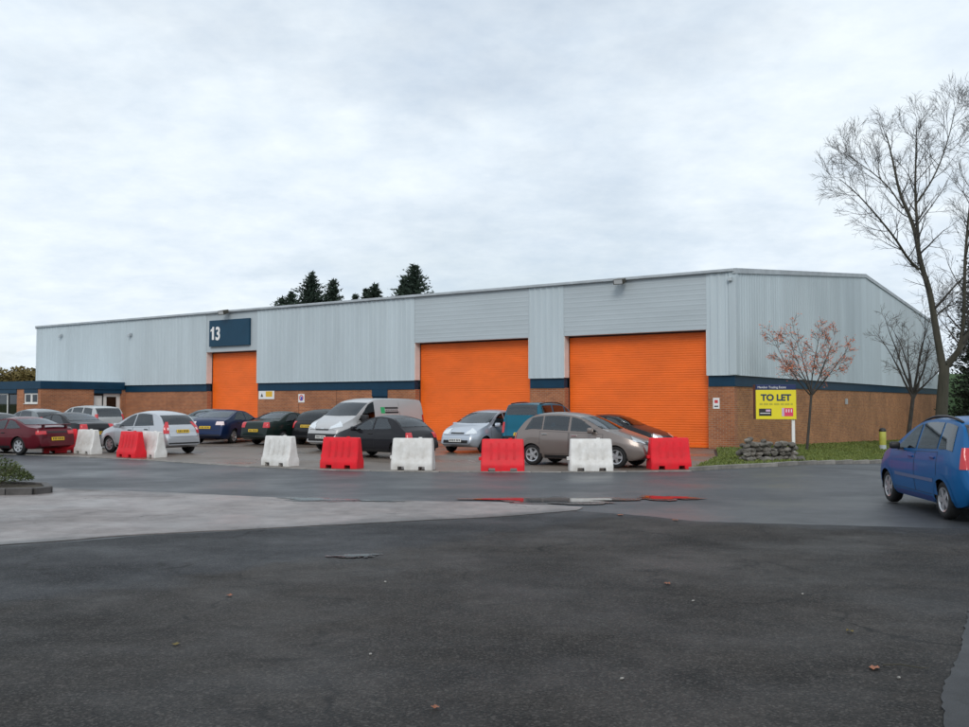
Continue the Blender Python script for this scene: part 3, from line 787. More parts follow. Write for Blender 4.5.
# front wall: window, brick pier, glazed entrance, brick again
FX = [(-38.8, -40.22, 'win'), (-40.25, -41.0, 'brick'), (-41.03, -43.3, 'glaz'), (-43.33, -58, 'brick')]
MB().box(-58, OX - .362, OY - .06, OY + .30, 2.58, 3.03).build('fascia', 'band_blue', off)
for a, b, k in FX:
    if k == 'brick':
        MB().box(b, a, OY, OY + .3, -0.2, 2.575).build('brick_wall', 'brick_front', off)
    elif k == 'win':
        MB().box(b + .002, a, OY + .01, OY + .3, -0.2, 1.72).build('brick_wall', 'brick_front', off)
        MB().box(b + .002, a, OY - .02, OY + .28, 2.33, 2.577).build('window_fascia', 'band_blue', off)
        for x0, x1 in ((b + .01, (a + b) / 2), ((a + b) / 2 + .01, a - .005)):
            f = MB()
            f.box(x0, x1, OY + .03, OY + .09, 1.74, 1.82); f.box(x0, x1, OY + .03, OY + .09, 2.25, 2.325)
            f.box(x0, x0 + .08, OY + .03, OY + .09, 1.822, 2.248); f.box(x1 - .08, x1, OY + .03, OY + .09, 1.822, 2.248)
            f = f.build('window_frame', 'white_frame', off)
            MB().box(x0 + .08, x1 - .08, OY + .055, OY + .065, 1.822, 2.248).build('pane', 'window_glass', f)
        MB().box(b + .002, a, OY - .05, OY + .03, 1.70, 1.735).build('sill', 'white_frame', off)
    else:
        MB().box(b, a, OY - .02, OY + .28, 2.33, 2.577).build('entrance_fascia', 'band_blue', off)
        for x0, x1, m in ((b, b + 1.15, 0), (b + 1.17, a - .0, 1)):
            f = MB()
            f.box(x0, x1, OY + .1, OY + .16, 0.02, 0.12); f.box(x0, x1, OY + .1, OY + .16, 2.25, 2.325)
            f.box(x0, x0 + .09, OY + .1, OY + .16, .122, 2.248); f.box(x1 - .09, x1, OY + .1, OY + .16, .122, 2.248)
            f = f.build('window_frame' if m else 'entrance_door', 'white_frame' if not m else 'dark_gap', off)
            MB().box(x0 + .09, x1 - .09, OY + .125, OY + .135, .122, 2.248).build('pane', 'window_glass', f)
MB().box(-58, OX - .02, OY + .302, OY + 5.45, 2.86, 2.95).build('roof', 'roof_sheet', off)
MB().box(-58, OX - 1.5, OY + 2.0, OY + 2.1, 0, 2.8).build('inner_wall', 'dark_gap', off)
MB().tube([(-48.6, -3.4, 2.95), (-48.6, -3.4, 3.5)], [.06, .06], 8).build('vent_pipe', 'gutter', off)
MB().box(OX - 2, OX - 1.9, -5, -0.1, 0, 2.8).build('inner_wall', 'dark_gap', off)

# ------------------------------------------------------------------ vehicles
def chaikin(p, n=2):
    for _ in range(n):
        q = [p[0]]
        for a, b in zip(p[:-1], p[1:]):
            q.append((a[0] * .75 + b[0] * .25, a[1] * .75 + b[1] * .25)); q.append((a[0] * .25 + b[0] * .75, a[1] * .25 + b[1] * .75))
        q.append(p[-1]); p = q
    return p
SHP_T = [0, .10, .3, .55, .8, 1.0]; SHP_W = [.89, .945, .982, 1.0, .988, .945]
_wheel_cache = {}
def wheel_mesh(r, wd, spokes, dark):
    key = (r, wd, spokes, dark)
    if key in _wheel_cache: return _wheel_cache[key]
    rr = r * 0.66
    t = MB()
    t.lathe([(rr, wd / 2 - .012), (rr + .03, wd / 2), (r - .03, wd / 2 - .008), (r - .008, wd / 2 - .03), (r, wd / 4), (r, -wd / 4), (r - .008, -wd / 2 + .03), (r - .03, -wd / 2), (rr, -wd / 2)], 32)
    ty = t.build('wheel', 'tyre', smooth=True, fixn=True)
    k = MB()
    k.lathe([(rr + .002, wd / 2 - .02), (rr - .004, wd / 2 - .004), (rr - .028, wd / 2 - .012), (rr - .04, wd / 2 - .05), (rr - .04, -wd / 2 + .02)], 32)
    k.lathe([(0.001, wd / 2 - .012), (.055, wd / 2 - .016), (.062, wd / 2 - .05)], 14)
    for i in range(spokes):
        a = 2 * math.pi * i / spokes + .3
        ca, sa = math.cos(a), math.sin(a)
        w0, w1 = (.040, .034) if spokes <= 6 else (.028, .024)
        ps = []
        for rad, w_, y in ((.045, w0, wd / 2 - .014), (rr - .02, w1, wd / 2 - .012)):
            for s in (-1, 1):
                for yy in (y, y - .035):
                    ps.append((rad * ca - s * w_ * sa, yy, rad * sa + s * w_ * ca))
        k.add(ps, [(0, 2, 6, 4), (1, 5, 7, 3), (0, 4, 5, 1), (2, 3, 7, 6)])
    rm = k.build('rim', 'rim', smooth=True, angle=40, fixn=True)
    d = MB(); d.lathe([(0.001, wd / 2 - .07), (rr - .03, wd / 2 - .07)], 24)
    dk = d.build('brake_disc', 'rim_dark')
    res = (ty.data, rm.data, dk.data)
    for o in (ty, rm, dk): bpy.data.objects.remove(o, do_unlink=True)
    _wheel_cache[key] = res
    return res

def make_car(name, S, loc, heading, pname, label, cat='car', group='cars parked on the forecourt', glass='car_glass'):
    L, W = S['L'], S['W']; HW = W / 2
    root = put(empty(name), loc, heading)
    tag(root, label, cat, group)
    sill = S.get('sill', 0.22)
    prof = chaikin(S['top'], 2)
    # resample by arc length
    acc = [0.0]
    for a, b in zip(prof[:-1], prof[1:]): acc.append(acc[-1] + math.hypot(b[0] - a[0], b[1] - a[1]))
    ns = int(acc[-1] / 0.05)
    ts = np.linspace(0, acc[-1], ns + 1)
    pd = np.interp(ts, acc, [p[0] for p in prof]); pz = np.interp(ts, acc, [p[1] for p in prof])
    # end bulges need strictly growing stations
    for i in range(1, len(pd)): pd[i] = max(pd[i], pd[i - 1] + 0.0012)
    bd = [p[0] for p in S['belt']]; bz = [p[1] for p in S['belt']]
    tumble = S.get('tumble', 0.30); crown = S.get('crown', 0.07)
    c0, c1 = S['cabin']
    def ztop(d): return float(np.interp(d, pd, pz))
    def plan(d):
        w_ = 1.0
        df, dr = S.get('df', 0.75), S.get('dr', 0.55)
        if d < df: w_ -= S.get('af', .24) * ((df - d) / df) ** 2.4
        if L - d < dr: w_ -= S.get('ar', .15) * ((dr - (L - d)) / dr) ** 2.4
        return HW * w_ * (1 - .035 * ((d - L / 2) / (L / 2)) ** 2)
    def zbot(d):
        z = sill
        if d < 0.35: z += 0.12 * ((0.35 - d) / 0.35) ** 2
        if L - d < 0.4: z += 0.14 * ((0.4 - (L - d)) / 0.4) ** 2
        return z
    def crn(d):
        k = min(1, max(0, (d - c0) / .35)) * min(1, max(0, (c1 - d) / .3))
        return 0.035 + (crown - 0.035) * k
    def zedge(d): return ztop(d) - crn(d)
    def zbelt(d): return min(float(np.interp(d, bd, bz)), zedge(d) - 0.012)
    NL, NG, NT = 15, 7, 8
    rows = []
    for d in pd:
        zb, zl, ze, zt = zbot(d), zbelt(d), zedge(d), ztop(d)
        zb = min(zb, zl - .05)
        w_ = plan(d); ring = [(0.0, zb)]
        for k in range(NL):
            t = k / (NL - 1)
            ring.append((w_ * float(np.interp(t, SHP_T, SHP_W)), zb + (zl - zb) * t))
        yb = ring[-1][1 - 1]
        ye = max(0.2, yb - tumble * (ze - zl) - 0.10 * (ze - zl) ** 2)
        for k in range(1, NG):
            t = k / (NG - 1); z = zl + (ze - zl) * t
            y = yb - tumble * (z - zl) - 0.10 * (z - zl) ** 2
            ring.append((max(0.2, y), z))
        for k in range(1, NT):
            t = k / (NT - 1); y = ye * (1 - t)
            ring.append((y, ze + (zt - ze) * (1 - (1 - t) ** 2.3)))
        rows.append(ring)
    nr = len(rows[0]); vs = []; X = [L / 2 - d for d in pd]
    for i, ring in enumerate(rows):
        for y, z in ring: vs.append((X[i], y, z))
        for y, z in ring[1:-1]: vs.append((X[i], -y, z))
    per = nr + nr - 2
    def idx(i, k, s):
        if s > 0 or k == 0 or k == nr - 1: return i * per + k
        return i * per + nr + k - 1
    fs = []; info = []
    for i in range(len(pd) - 1):
        for k in range(nr - 1):
            fs.append((idx(i, k, 1), idx(i + 1, k, 1), idx(i + 1, k + 1, 1), idx(i, k + 1, 1))); info.append((i, k, 1))
            fs.append((idx(i, k + 1, -1), idx(i + 1, k + 1, -1), idx(i + 1, k, -1), idx(i, k, -1))); info.append((i, k, -1))
    def capring(i): return [idx(i, k, 1) for k in range(nr)] + [idx(i, k, -1) for k in range(nr - 2, 0, -1)]
    caps = [tuple(capring(0)), tuple(capring(len(pd) - 1)[::-1])]
    bvh = BVHTree.FromPolygons([Vector(v) for v in vs], fs + caps)
    def cast(axis, a, b, sgn):
        """axis 'y': a=x, b=z, from side sgn; axis 'x': a=y, b=z, from front(+1)/rear(-1)"""
        if axis == 'y': o, d = Vector((a, sgn * 5, b)), Vector((0, -sgn, 0))
        else: o, d = Vector((sgn * 9, a, b)), Vector((-sgn, 0, 0))
        h = bvh.ray_cast(o, d)
        if h[0] is None: return None, None
        n = h[1]
        if n.dot(d) > 0: n = -n
        return h[0], n
    def patch(nm, m, parent, axis, sgn, bot, top, offs, nu=14, nv=8, u0=0, u1=1, v0=0, v1=1, border=None, thick=0.0, smooth=True, near=None):
        """sheet draped on the body between two polylines given in the projection plane"""
        def poly(pl, t):
            tt = [0.0]
            for a, b in zip(pl[:-1], pl[1:]): tt.append(tt[-1] + math.hypot(b[0] - a[0], b[1] - a[1]))
            if tt[-1] < 1e-9: return pl[0]
            t *= tt[-1]
            return (float(np.interp(t, tt, [p[0] for p in pl])), float(np.interp(t, tt, [p[1] for p in pl])))
        def pt(u, v):
            a = poly(bot, u); b = poly(top, u)
            q = (a[0] + (b[0] - a[0]) * v, a[1] + (b[1] - a[1]) * v)
            h, n = cast(axis, q[0], q[1], sgn)
            if h is None or (near and abs(h.x) < L / 2 - near): return None
            return h + n * offs
        mb = MB()
        def grid(ua, ub, va, vb, nu, nv):
            g = [[pt(ua + (ub - ua) * i / nu, va + (vb - va) * j / nv) for i in range(nu + 1)] for j in range(nv + 1)]
            ids = {}; v_ = []
            for j in range(nv + 1):
                for i in range(nu + 1):
                    if g[j][i] is not None: ids[(j, i)] = len(v_); v_.append(g[j][i])
            f_ = []
            for j in range(nv):
                for i in range(nu):
                    q = [(j, i), (j, i + 1), (j + 1, i + 1), (j + 1, i)]
                    if all(c in ids for c in q): f_.append([ids[c] for c in q])
            mb.add(v_, f_)
        if border:
            bu, bv = border
            grid(0, 1, 0, bv, nu, 1); grid(0, 1, 1 - bv, 1, nu, 1); grid(0, bu, bv, 1 - bv, 1, nv); grid(1 - bu, 1, bv, 1 - bv, 1, nv)
        else:
            grid(u0, u1, v0, v1, nu, nv)
        if not mb.f: return None
        o = mb.build(nm, m, parent, smooth=smooth)
        # face outwards
        me = o.data
        s = sum((p.normal[1] * sgn if axis == 'y' else p.normal[0] * sgn) * p.area for p in me.polygons)
        if s < 0: me.flip_normals()
        return o
    def lamp(nm, m, parent, end, s, y0, th1, za, zb_, zc, zd, offs, off=.45, nu=14, nv=7):
        """lens wrapped round a corner of the body: end +1 front, -1 rear; za/zb_ inner bottom/top, zc/zd outer"""
        ox, oy = end * (L / 2 - off), s * (HW - off)
        th0 = math.atan2(y0 * HW - (HW - off), off)
        g = []
        for j in range(nv + 1):
            for i in range(nu + 1):
                u = i / nu; v = j / nv; th = th0 + (R(th1) - th0) * u
                z = (za + (zc - za) * u) * (1 - v) + (zb_ + (zd - zb_) * u) * v
                d = Vector((end * math.cos(th), s * math.sin(th), 0))
                h = bvh.ray_cast(Vector((ox, oy, z)) + d * 3, -d)
                if h[0] is None: return None
                n = h[1] if h[1].dot(d) > 0 else -h[1]
                g.append(h[0] + n * offs)
        mb = MB(); w_ = nu + 1
        fl = [(j * w_ + i, j * w_ + i + 1, (j + 1) * w_ + i + 1, (j + 1) * w_ + i) for j in range(nv) for i in range(nu)]
        if end * s < 0: fl = [f[::-1] for f in fl]
        mb.add(g, fl)
        return mb.build(nm, m, parent, smooth=True)
    P = paint(*pname)
    # ---- openings
    holes_side = []
    for (b0, b1, t0, t1) in S['windows']:
        nb = 6
        bot = [(L / 2 - (b0 + (b1 - b0) * k / nb), zbelt(b0 + (b1 - b0) * k / nb) + .03) for k in range(nb + 1)]
        top = [(L / 2 - (t0 + (t1 - t0) * k / nb), zedge(t0 + (t1 - t0) * k / nb) - .045) for k in range(nb + 1)]
        holes_side.append((bot, top))
    (wd0, wd1) = S['screen']; wz0, wz1 = ztop(wd0) + .03, ztop(wd1) - crown * .55
    wy0 = plan(wd0) * .90; wy1 = plan(wd1) * .955 - tumble * (zedge(wd1) - zbelt(wd1)) - .07
    scr = ([(-wy0, wz0), (0, wz0 - .02), (wy0, wz0)], [(-wy1, wz1), (0, wz1 + .02), (wy1, wz1)])
    rear = None
    if S.get('rear'):
        (rd0, rd1) = S['rear']          # roof end, glass base
        rz1, rz0 = ztop(rd0) - .05, ztop(rd1) + .02
        ry0 = plan(rd1) * S.get('ryb', .80); ry1 = plan(rd0) * .955 - tumble * (zedge(rd0) - zbelt(rd0)) - .07
        rear = ([(-ry0, rz0), (ry0, rz0)], [(-ry1, rz1), (0, rz1 + .01), (ry1, rz1)])
    def shrink(bt, f=.90):
        pts = bt[0] + bt[1][::-1]
        cx = sum(p[0] for p in pts) / len(pts); cz = sum(p[1] for p in pts) / len(pts)
        return [(cx + (p[0] - cx) * f, cz + (p[1] - cz) * f) for p in pts]
    hs = [shrink(h) for h in holes_side]; hw = shrink(scr, .93); hr = shrink(rear, .92) if rear else None
    wr = S['wr']; AR = wr + .045
    wx = [L / 2 - S['axles'][0], L / 2 - S['axles'][1]]
    keep = []
    for f, (i, k, s) in zip(fs, info):
        c = [sum(vs[q][a] for q in f) / 4 for a in range(3)]
        dead = False
        if 1 <= k <= NL + NG - 1:
            if k < NL:
                for xw in wx:
                    if math.hypot(c[0] - xw, c[2] - wr) < AR: dead = True
            else:
                for h in hs:
                    if pip(c[0], c[2], h): dead = True
        if k == 0:
            for xw in wx:
                if abs(c[0] - xw) < AR: dead = True
        if k > NL:
            if c[0] > L / 2 - c1 + .3 and pd[i] <= wd1 + .1 and pip(c[1], c[2], hw): dead = True
            if hr and pd[i] >= S['rear'][0] - .1 and pip(c[1], c[2], hr): dead = True
        if not dead: keep.append(f)
    mb = MB(); mb.add(vs, keep + caps)
    body = mb.build('body', P, root, smooth=True, angle=50)
    # ---- arches
    for xw in wx:
        for s in (1, -1):
            arcs = [(math.pi * (-.06 + 1.12 * q / 22)) for q in range(23)]
            inn = [(xw + (AR - .022) * math.cos(a), max(sill + .02, wr + (AR - .022) * math.sin(a))) for a in arcs]
            ou = [(xw + (AR + .055) * math.cos(a), max(sill + .02, wr + (AR + .055) * math.sin(a))) for a in arcs]
            patch('wheel_arch', P, root, 'y', s, inn, ou, .006, nu=26, nv=3)
            lin = MB()
            yo = plan(L / 2 - xw) * .955 - .012; yi = yo - .36
            pr = [(a, yy) for yy in (yo, yi) for a in arcs]
            lin.add([(xw + AR * math.cos(a), s * yy, wr + AR * math.sin(a)) for a, yy in pr], [(q, q + 1, 23 + q + 1, 23 + q) for q in range(22)])
            lin.add([(xw + AR * math.cos(a), s * yi, wr + AR * math.sin(a)) for a in arcs], [tuple(range(23))])
            lin.build('wheel_liner', 'liner', root)
    # ---- glass
    def window(nm, axis, sgn, bt, parent, gm, nu=14, nv=8, bd_=(.045, .085)):
        patch(nm + '_surround', 'trim_black', parent, axis, sgn, bt[0], bt[1], .004, nu, nv, border=bd_)
        return patch(nm, gm, parent, axis, sgn, bt[0], bt[1], .007, nu, nv)
    for q, h in enumerate(holes_side):
        for s in (1, -1): window('side_window', 'y', s, h, root, S.get('glass_rear', glass) if q > 0 else glass)
    window('windscreen', 'x', 1, scr, root, glass, 18, 8, (.03, .06))
    if rear: window('rear_window', 'x', -1, rear, root, S.get('glass_rear', glass), 16, 8, (.035, .07))
    # ---- doors with seams and handles
    for (d0, d1) in S.get('doors', []):
        for s in (1, -1):
            zlo = sill + .13
            def edge(dd0, dd1, z_, top):
                return [(L / 2 - (dd0 + (dd1 - dd0) * q / 5), (zbelt(dd0 + (dd1 - dd0) * q / 5) - .012 if top else z_)) for q in range(6)]
            sb = edge(d0, d1, zlo, False); st_ = edge(d0, d1, 0, True)
            patch('door_seam', 'trim_black', root, 'y', s, sb, st_, .0015, 12, 8, border=(.012, .012))
            dr = patch('door', P, root, 'y', s, [(a - .010 if q == 0 else a + .010 if q == 5 else a, z + .010) for q, (a, z) in enumerate(sb)], [(a - .010 if q == 0 else a + .010 if q == 5 else a, z - .008) for q, (a, z) in enumerate(st_)], .003, 12, 8)
            xh = L / 2 - d1 + .16; zh = zbelt(d1) - .11
            h, n = cast('y', xh, zh, s)
            if h and dr:
                hb = MB(); hb.bbox(-.085, .085, -.016, .016, -.017, .017, .008)
                ho = hb.build('handle', S.get('handle', 'trim_black'), dr); ho.location = h + n * .012
    # side rubbing strip
    if S.get('strip'):
        z0, d0, d1 = S['strip']
        for s in (1, -1):
            patch('side_strip', S.get('strip_mat', 'trim_black'), root, 'y', s, [(L / 2 - d0, z0), (L / 2 - d1, z0)], [(L / 2 - d0, z0 + .055), (L / 2 - d1, z0 + .055)], .010, 30, 1)
    # sill trim
    for s in (1, -1):
        patch('sill_trim', S.get('sill_mat', 'trim_black'), root, 'y', s, [(wx[0] - AR - .06, sill + .015), (wx[1] + AR + .06, sill + .015)], [(wx[0] - AR - .06, sill + .10), (wx[1] + AR + .06, sill + .10)], .005, 16, 2)
    # ---- lamps, grille, bumpers, plates
    for s in (1, -1):
        y0, y1, z0, z1, z2, z3 = S['head']      # inner y, outer y (fraction), bottom/top inner, bottom/top outer
        hl = lamp('headlight', 'lamp_clear', root, 1, s, y0, S.get('head_th', 60), z0, z1, z2, z3, .008, off=.55)
        y0, y1, z0, z1 = S['tail']; th = S.get('tail_th', 52)
        tl = lamp('tail_light', S.get('tail_mat', 'lamp_red'), root, -1, s, y0, th, z0, z1, z0, z1, .010)
        if tl and S.get('tail_band'):
            a, b = S['tail_band']
            zz0, zz1 = z0 + (z1 - z0) * a, z0 + (z1 - z0) * b
            lamp('reversing_lens', 'lamp_pale', tl, -1, s, y0 + .02, th * .72, zz0, zz1, zz0, zz1, .014)
    for (gy, z0, z1, m) in S.get('grille', []):
        patch('grille', m, root, 'x', 1, [(-HW * gy, z0), (HW * gy, z0)], [(-HW * gy, z1), (HW * gy, z1)], .008, 14, 4)
    for (gy, z0, z1, m) in S.get('rear_trim', []):
        patch('rear_trim', m, root, 'x', -1, [(-HW * gy, z0), (HW * gy, z0)], [(-HW * gy, z1), (HW * gy, z1)], .008, 16, 4)
    if S.get('front_trim'):
        gy, z0, z1, m = S['front_trim']
        patch('front_bumper', m, root, 'x', 1, [(-HW * gy, z0), (HW * gy, z0)], [(-HW * gy, z1), (HW * gy, z1)], .010, 20, 5)
    for sgn, zc, m in ((1, S.get('plate_f', .42), 'plate_white'), (-1, S.get('plate_r', .75), 'plate_yellow')):
        h, n = cast('x', 0, zc, sgn)
        if h is None: continue
        pb = MB(); pb.box(-.008, .008, -.26, .26, -.056, .056)
        po = pb.build('number_plate', m, root); po.location = h + Vector((sgn * .022, 0, 0))
        til = math.atan2(n.z, abs(n.x)); po.rotation_euler = (0, -til * sgn * .9, 0)
        cb = MB()
        for q in range(7):
            yq = -.205 + .064 * q + (.02 if q > 3 else 0)
            cb.box(sgn * .0085, sgn * .0095, yq - .019, yq + .019, -.036, .036)
        cb.build('plate_characters', 'trim_black', po)
    # ---- panel gaps: boot lid or tailgate, bumpers, bonnet
    def line_x(sgn, pts, wd_=.011):
        for (a, b) in zip(pts[:-1], pts[1:]):
            dx_, dz_ = b[0] - a[0], b[1] - a[1]; l_ = math.hypot(dx_, dz_); nx_, nz_ = -dz_ / l_ * wd_, dx_ / l_ * wd_
            patch('panel_gap', 'trim_black', root, 'x', sgn, [a, b], [(a[0] + nx_, a[1] + nz_), (b[0] + nx_, b[1] + nz_)], .003, 12, 1, near=.75)
    zg = S.get('gap_r', (.60, ztop(S['rear'][1]) - .03 if S.get('rear') else 1.7)); yg = HW * .70
    line_x(-1, [(-yg, zg[0]), (yg, zg[0])])
    for s in (1, -1): line_x(-1, [(s * yg, zg[0]), (s * yg * 1.04, zg[1])])
    line_x(1, [(-HW * .8, S['head'][2] - .02), (HW * .8, S['head'][2] - .02)])
    if not S.get('rear_trim'): patch('rear_valance', 'trim_black', root, 'x', -1, [(-HW * .78, sill + .15), (HW * .78, sill + .15)], [(-HW * .78, sill + .20), (HW * .78, sill + .20)], .005, 14, 1, near=.4)
    # ---- mirrors
    if S.get('mirror', True):
        dm = S['windows'][0][0] + .16 + S.get('mirror_d', 0)
        for s in (1, -1):
            xm, zm = L / 2 - dm, zbelt(dm) + .07
            h, n = cast('y', xm, zbelt(dm) - .01, s)
            if h is None: continue
            m_ = MB(); sz = S.get('mirror_s', 1.0)
            m_.bbox(-.07 * sz, .05 * sz, -.11 * sz, .11 * sz, -.07 * sz, .08 * sz * (1.5 if sz > 1.1 else 1), .035)
            mo = m_.build('wing_mirror', P if not S.get('mirror_black') else 'trim_black', root, smooth=True); mo.location = (xm, h.y + s * .14, zm)
            m2 = MB(); m2.box(-.02, .02, -.08, .02, -.02, .02) if s > 0 else m2.box(-.02, .02, -.02, .08, -.02, .02)
            m2 = m2.build('mirror_stalk', 'trim_black', mo); m2.location = (0, -s * .07, -.05)
    # ---- wheels
    wd = S.get('ww', .19)
    meshes = wheel_mesh(wr, wd, S.get('spokes', 5), False)
    yt = HW * .985 - wd / 2 - .035
    for xw in wx:
        for s in (1, -1):
            o = bpy.data.objects.new('wheel', meshes[0]); COL.objects.link(o); o.parent = root
            o.location = (xw, s * yt, wr); o.rotation_euler = (0, xw * .7, 0 if s > 0 else math.pi)
            for nm, me in (('rim', meshes[1]), ('brake_disc', meshes[2])):
                c = bpy.data.objects.new(nm, me); COL.objects.link(c); c.parent = o
    # ---- cabin
    zf = sill + .12
    it = MB()
    it.box(L / 2 - min(c1, L - .35), L / 2 - c0 - .25, -HW * .82, HW * .82, zf, zf + .04)
    it.bbox(L / 2 - c0 - .62, L / 2 - c0 - .22, -HW * .80, HW * .80, zf + .2, zbelt(c0 + .4) - .01, .05)
    it.build('cabin_floor', 'interior', root)
    seats = S.get('seats')
    if seats is None: seats = [c0 + 1.15, c0 + 1.95]
    for q, ds in enumerate(seats):
        zs = zbelt(ds)
        for s in ((-.40, .40) if q == 0 or True else ()):
            sb = MB()
            sb.bbox(L / 2 - ds - .05, L / 2 - ds + .45, s * W * .55 - .25, s * W * .55 + .25, zf + .05, zf + .30, .05)
            sb.bbox(L / 2 - ds - .20, L / 2 - ds - .04, s * W * .55 - .24, s * W * .55 + .24, zf + .25, zs + .10, .05)
            so = sb.build('seat', 'seat_fabric', root, smooth=True, angle=40)
            zc = min(zs + .32, zedge(ds + .22) - .06)
            if zc < zs + .20: continue
            hb = MB(); hb.bbox(L / 2 - ds - .20, L / 2 - ds - .10, s * W * .55 - .13, s * W * .55 + .13, zs + .14 if zc > zs + .26 else zs + .11, zc, .028)
            hb.build('headrest', 'seat_fabric', so, smooth=True, angle=40)
    # ---- roof furniture
    if S.get('rails'):
        d0, d1, hgt = S['rails']
        for s in (1, -1):
            pts = []
            for q in range(9):
                d = d0 + (d1 - d0) * q / 8
                ye = plan(d) * .955 - tumble * (zedge(d) - zbelt(d)) - .08
                pts.append((L / 2 - d, s * ye, zedge(d) + .02 + hgt * min(1, 3.2 * min(q, 8 - q) / 8)))
            MB().tube(pts, [.022] * 9, 6).build('roof_rail', 'trim_black', root, smooth=True)
    if S.get('spoiler'):
        d0, zz_ = S['spoiler']
        sp = MB(); sp.bbox(L / 2 - d0 - .10, L / 2 - d0 + .10, -HW * .72, HW * .72, zz_, zz_ + .03, .012)
        sp = sp.build('spoiler', P, root)
        for s in (-1, 1):
            MB().box(L / 2 - d0 - .05, L / 2 - d0 + .05, s * HW * .55 - .03, s * HW * .55 + .03, ztop(d0) - .06, zz_ + .001).build('spoiler_foot', P, sp)
    if S.get('aerial'):
        d0 = S['aerial']
        MB().tube([(L / 2 - d0, 0, ztop(d0) - .01), (L / 2 - d0 - .18, 0, ztop(d0) + .28)], [.006, .003], 5).build('aerial', 'trim_black', root)
    S['_patch'] = patch
    return root

BASE = dict(sill=.21, tumble=.34, crown=.06, wr=.30, ww=.19)
def spec(**k):
    d = dict(BASE); d.update(k); return d
C3 = spec(L=3.85, W=1.67, cabin=(1.0, 3.75), wr=.30, axles=(.78, 3.24),
    top=[(0, .46), (.02, .58), (.10, .68), (.35, .82), (.90, .98), (1.08, 1.03), (1.75, 1.40), (2.25, 1.52), (2.95, 1.49), (3.38, 1.38), (3.66, 1.0), (3.75, .92), (3.79, .74), (3.85, .66), (3.85, .42)],
    belt=[(0, .62), (1.0, .90), (3.4, .98), (3.85, .9)], windows=[(1.22, 2.10, 1.80, 2.12), (2.17, 3.20, 2.19, 2.95)], screen=(1.08, 1.85), rear=(3.28, 3.66),
    doors=[(1.12, 2.12), (2.14, 3.0)], head=(.45, .93, .62, .72, .66, .82), tail=(.74, .985, .72, 1.12), tail_band=(.3, .5), tail_top=.97, plate_r=.80,
    grille=[(.3, .55, .62, 'trim_black'), (.5, .26, .36, 'trim_black')], ryb=.86, spokes=7)
COUPE = spec(L=4.35, W=1.73, cabin=(1.35, 4.0), wr=.31, axles=(.92, 3.40), tumble=.42,
    top=[(0, .40), (.02, .50), (.12, .58), (.5, .70), (1.2, .82), (1.42, .87), (2.15, 1.22), (2.6, 1.31), (3.0, 1.29), (3.75, 1.02), (3.95, .98), (4.20, .95), (4.30, .80), (4.33, .62), (4.35, .40)],
    belt=[(0, .55), (1.2, .80), (3.4, .88), (4.35, .86)], windows=[(1.62, 2.70, 2.25, 2.72), (2.78, 3.50, 2.80, 3.10)], screen=(1.42, 2.2), rear=(3.02, 3.78),
    doors=[(1.5, 2.85)], head=(.5, .9, .5, .58, .55, .66), tail=(.52, .93, .70, .82), plate_r=.55, grille=[(.5, .26, .36, 'trim_black')], spoiler=(4.18, 1.02),
    rear_trim=[(.45, .755, .80, 'trim_black')], spokes=6, handle='trim_black')
SALOON = spec(L=4.5, W=1.71, cabin=(1.25, 4.0), wr=.31, axles=(.88, 3.52), tumble=.38,
    top=[(0, .46), (.02, .58), (.1, .66), (.5, .78), (1.2, .91), (1.38, .95), (2.1, 1.34), (2.55, 1.42), (3.05, 1.40), (3.72, 1.08), (3.9, 1.05), (4.34, 1.02), (4.44, .85), (4.48, .62), (4.5, .42)],
    belt=[(0, .6), (1.2, .86), (3.6, .95), (4.5, .9)], windows=[(1.55, 2.5, 2.15, 2.5), (2.57, 3.42, 2.57, 3.08)], screen=(1.38, 2.15), rear=(3.05, 3.74),
    doors=[(1.4, 2.52), (2.54, 3.4)], head=(.5, .93, .56, .66, .6, .74), tail=(.60, .975, .74, .96), plate_r=.62, grille=[(.35, .5, .6, 'trim_black')], spokes=7)
HATCH_BIG = spec(L=4.78, W=1.88, cabin=(1.35, 4.5), wr=.325, axles=(.95, 3.8), tumble=.40,
    top=[(0, .48), (.02, .6), (.12, .7), (.5, .83), (1.3, .98), (1.5, 1.03), (2.3, 1.42), (2.8, 1.49), (3.3, 1.46), (4.25, 1.12), (4.5, 1.06), (4.68, .9), (4.74, .66), (4.78, .44)],
    belt=[(0, .65), (1.3, .92), (3.8, 1.02), (4.78, .92)], windows=[(1.72, 2.68, 2.38, 2.7), (2.76, 3.78, 2.76, 3.35)], screen=(1.5, 2.35), rear=(3.35, 4.27),
    doors=[(1.55, 2.72), (2.74, 3.62)], head=(.5, .93, .6, .72, .66, .82), tail=(.50, .975, .82, .97), tail_mat='lamp_pale', plate_r=.72, grille=[(.4, .5, .62, 'trim_black')])
SMALL = spec(L=3.62, W=1.64, cabin=(.95, 3.5), wr=.285, axles=(.66, 3.10), tumble=.42,
    top=[(0, .46), (.02, .56), (.1, .66), (.4, .82), (.85, .95), (1.02, 1.0), (1.65, 1.31), (2.1, 1.40), (2.6, 1.38), (2.95, 1.29), (3.30, .98), (3.46, .88), (3.56, .68), (3.62, .56), (3.62, .42)],
    belt=[(0, .6), (.95, .86), (2.9, .93), (3.62, .72)], windows=[(1.18, 2.05, 1.72, 2.05), (2.13, 2.88, 2.13, 2.58)], screen=(1.02, 1.72), rear=(2.85, 3.28),
    doors=[(1.05, 2.15)], head=(.5, .9, .6, .7, .64, .76), tail=(.66, .93, .66, .84), plate_r=.55, grille=[(.5, .3, .42, 'trim_black')], spokes=7, rear_trim=[(.97, .36, .54, 'trim_black')])
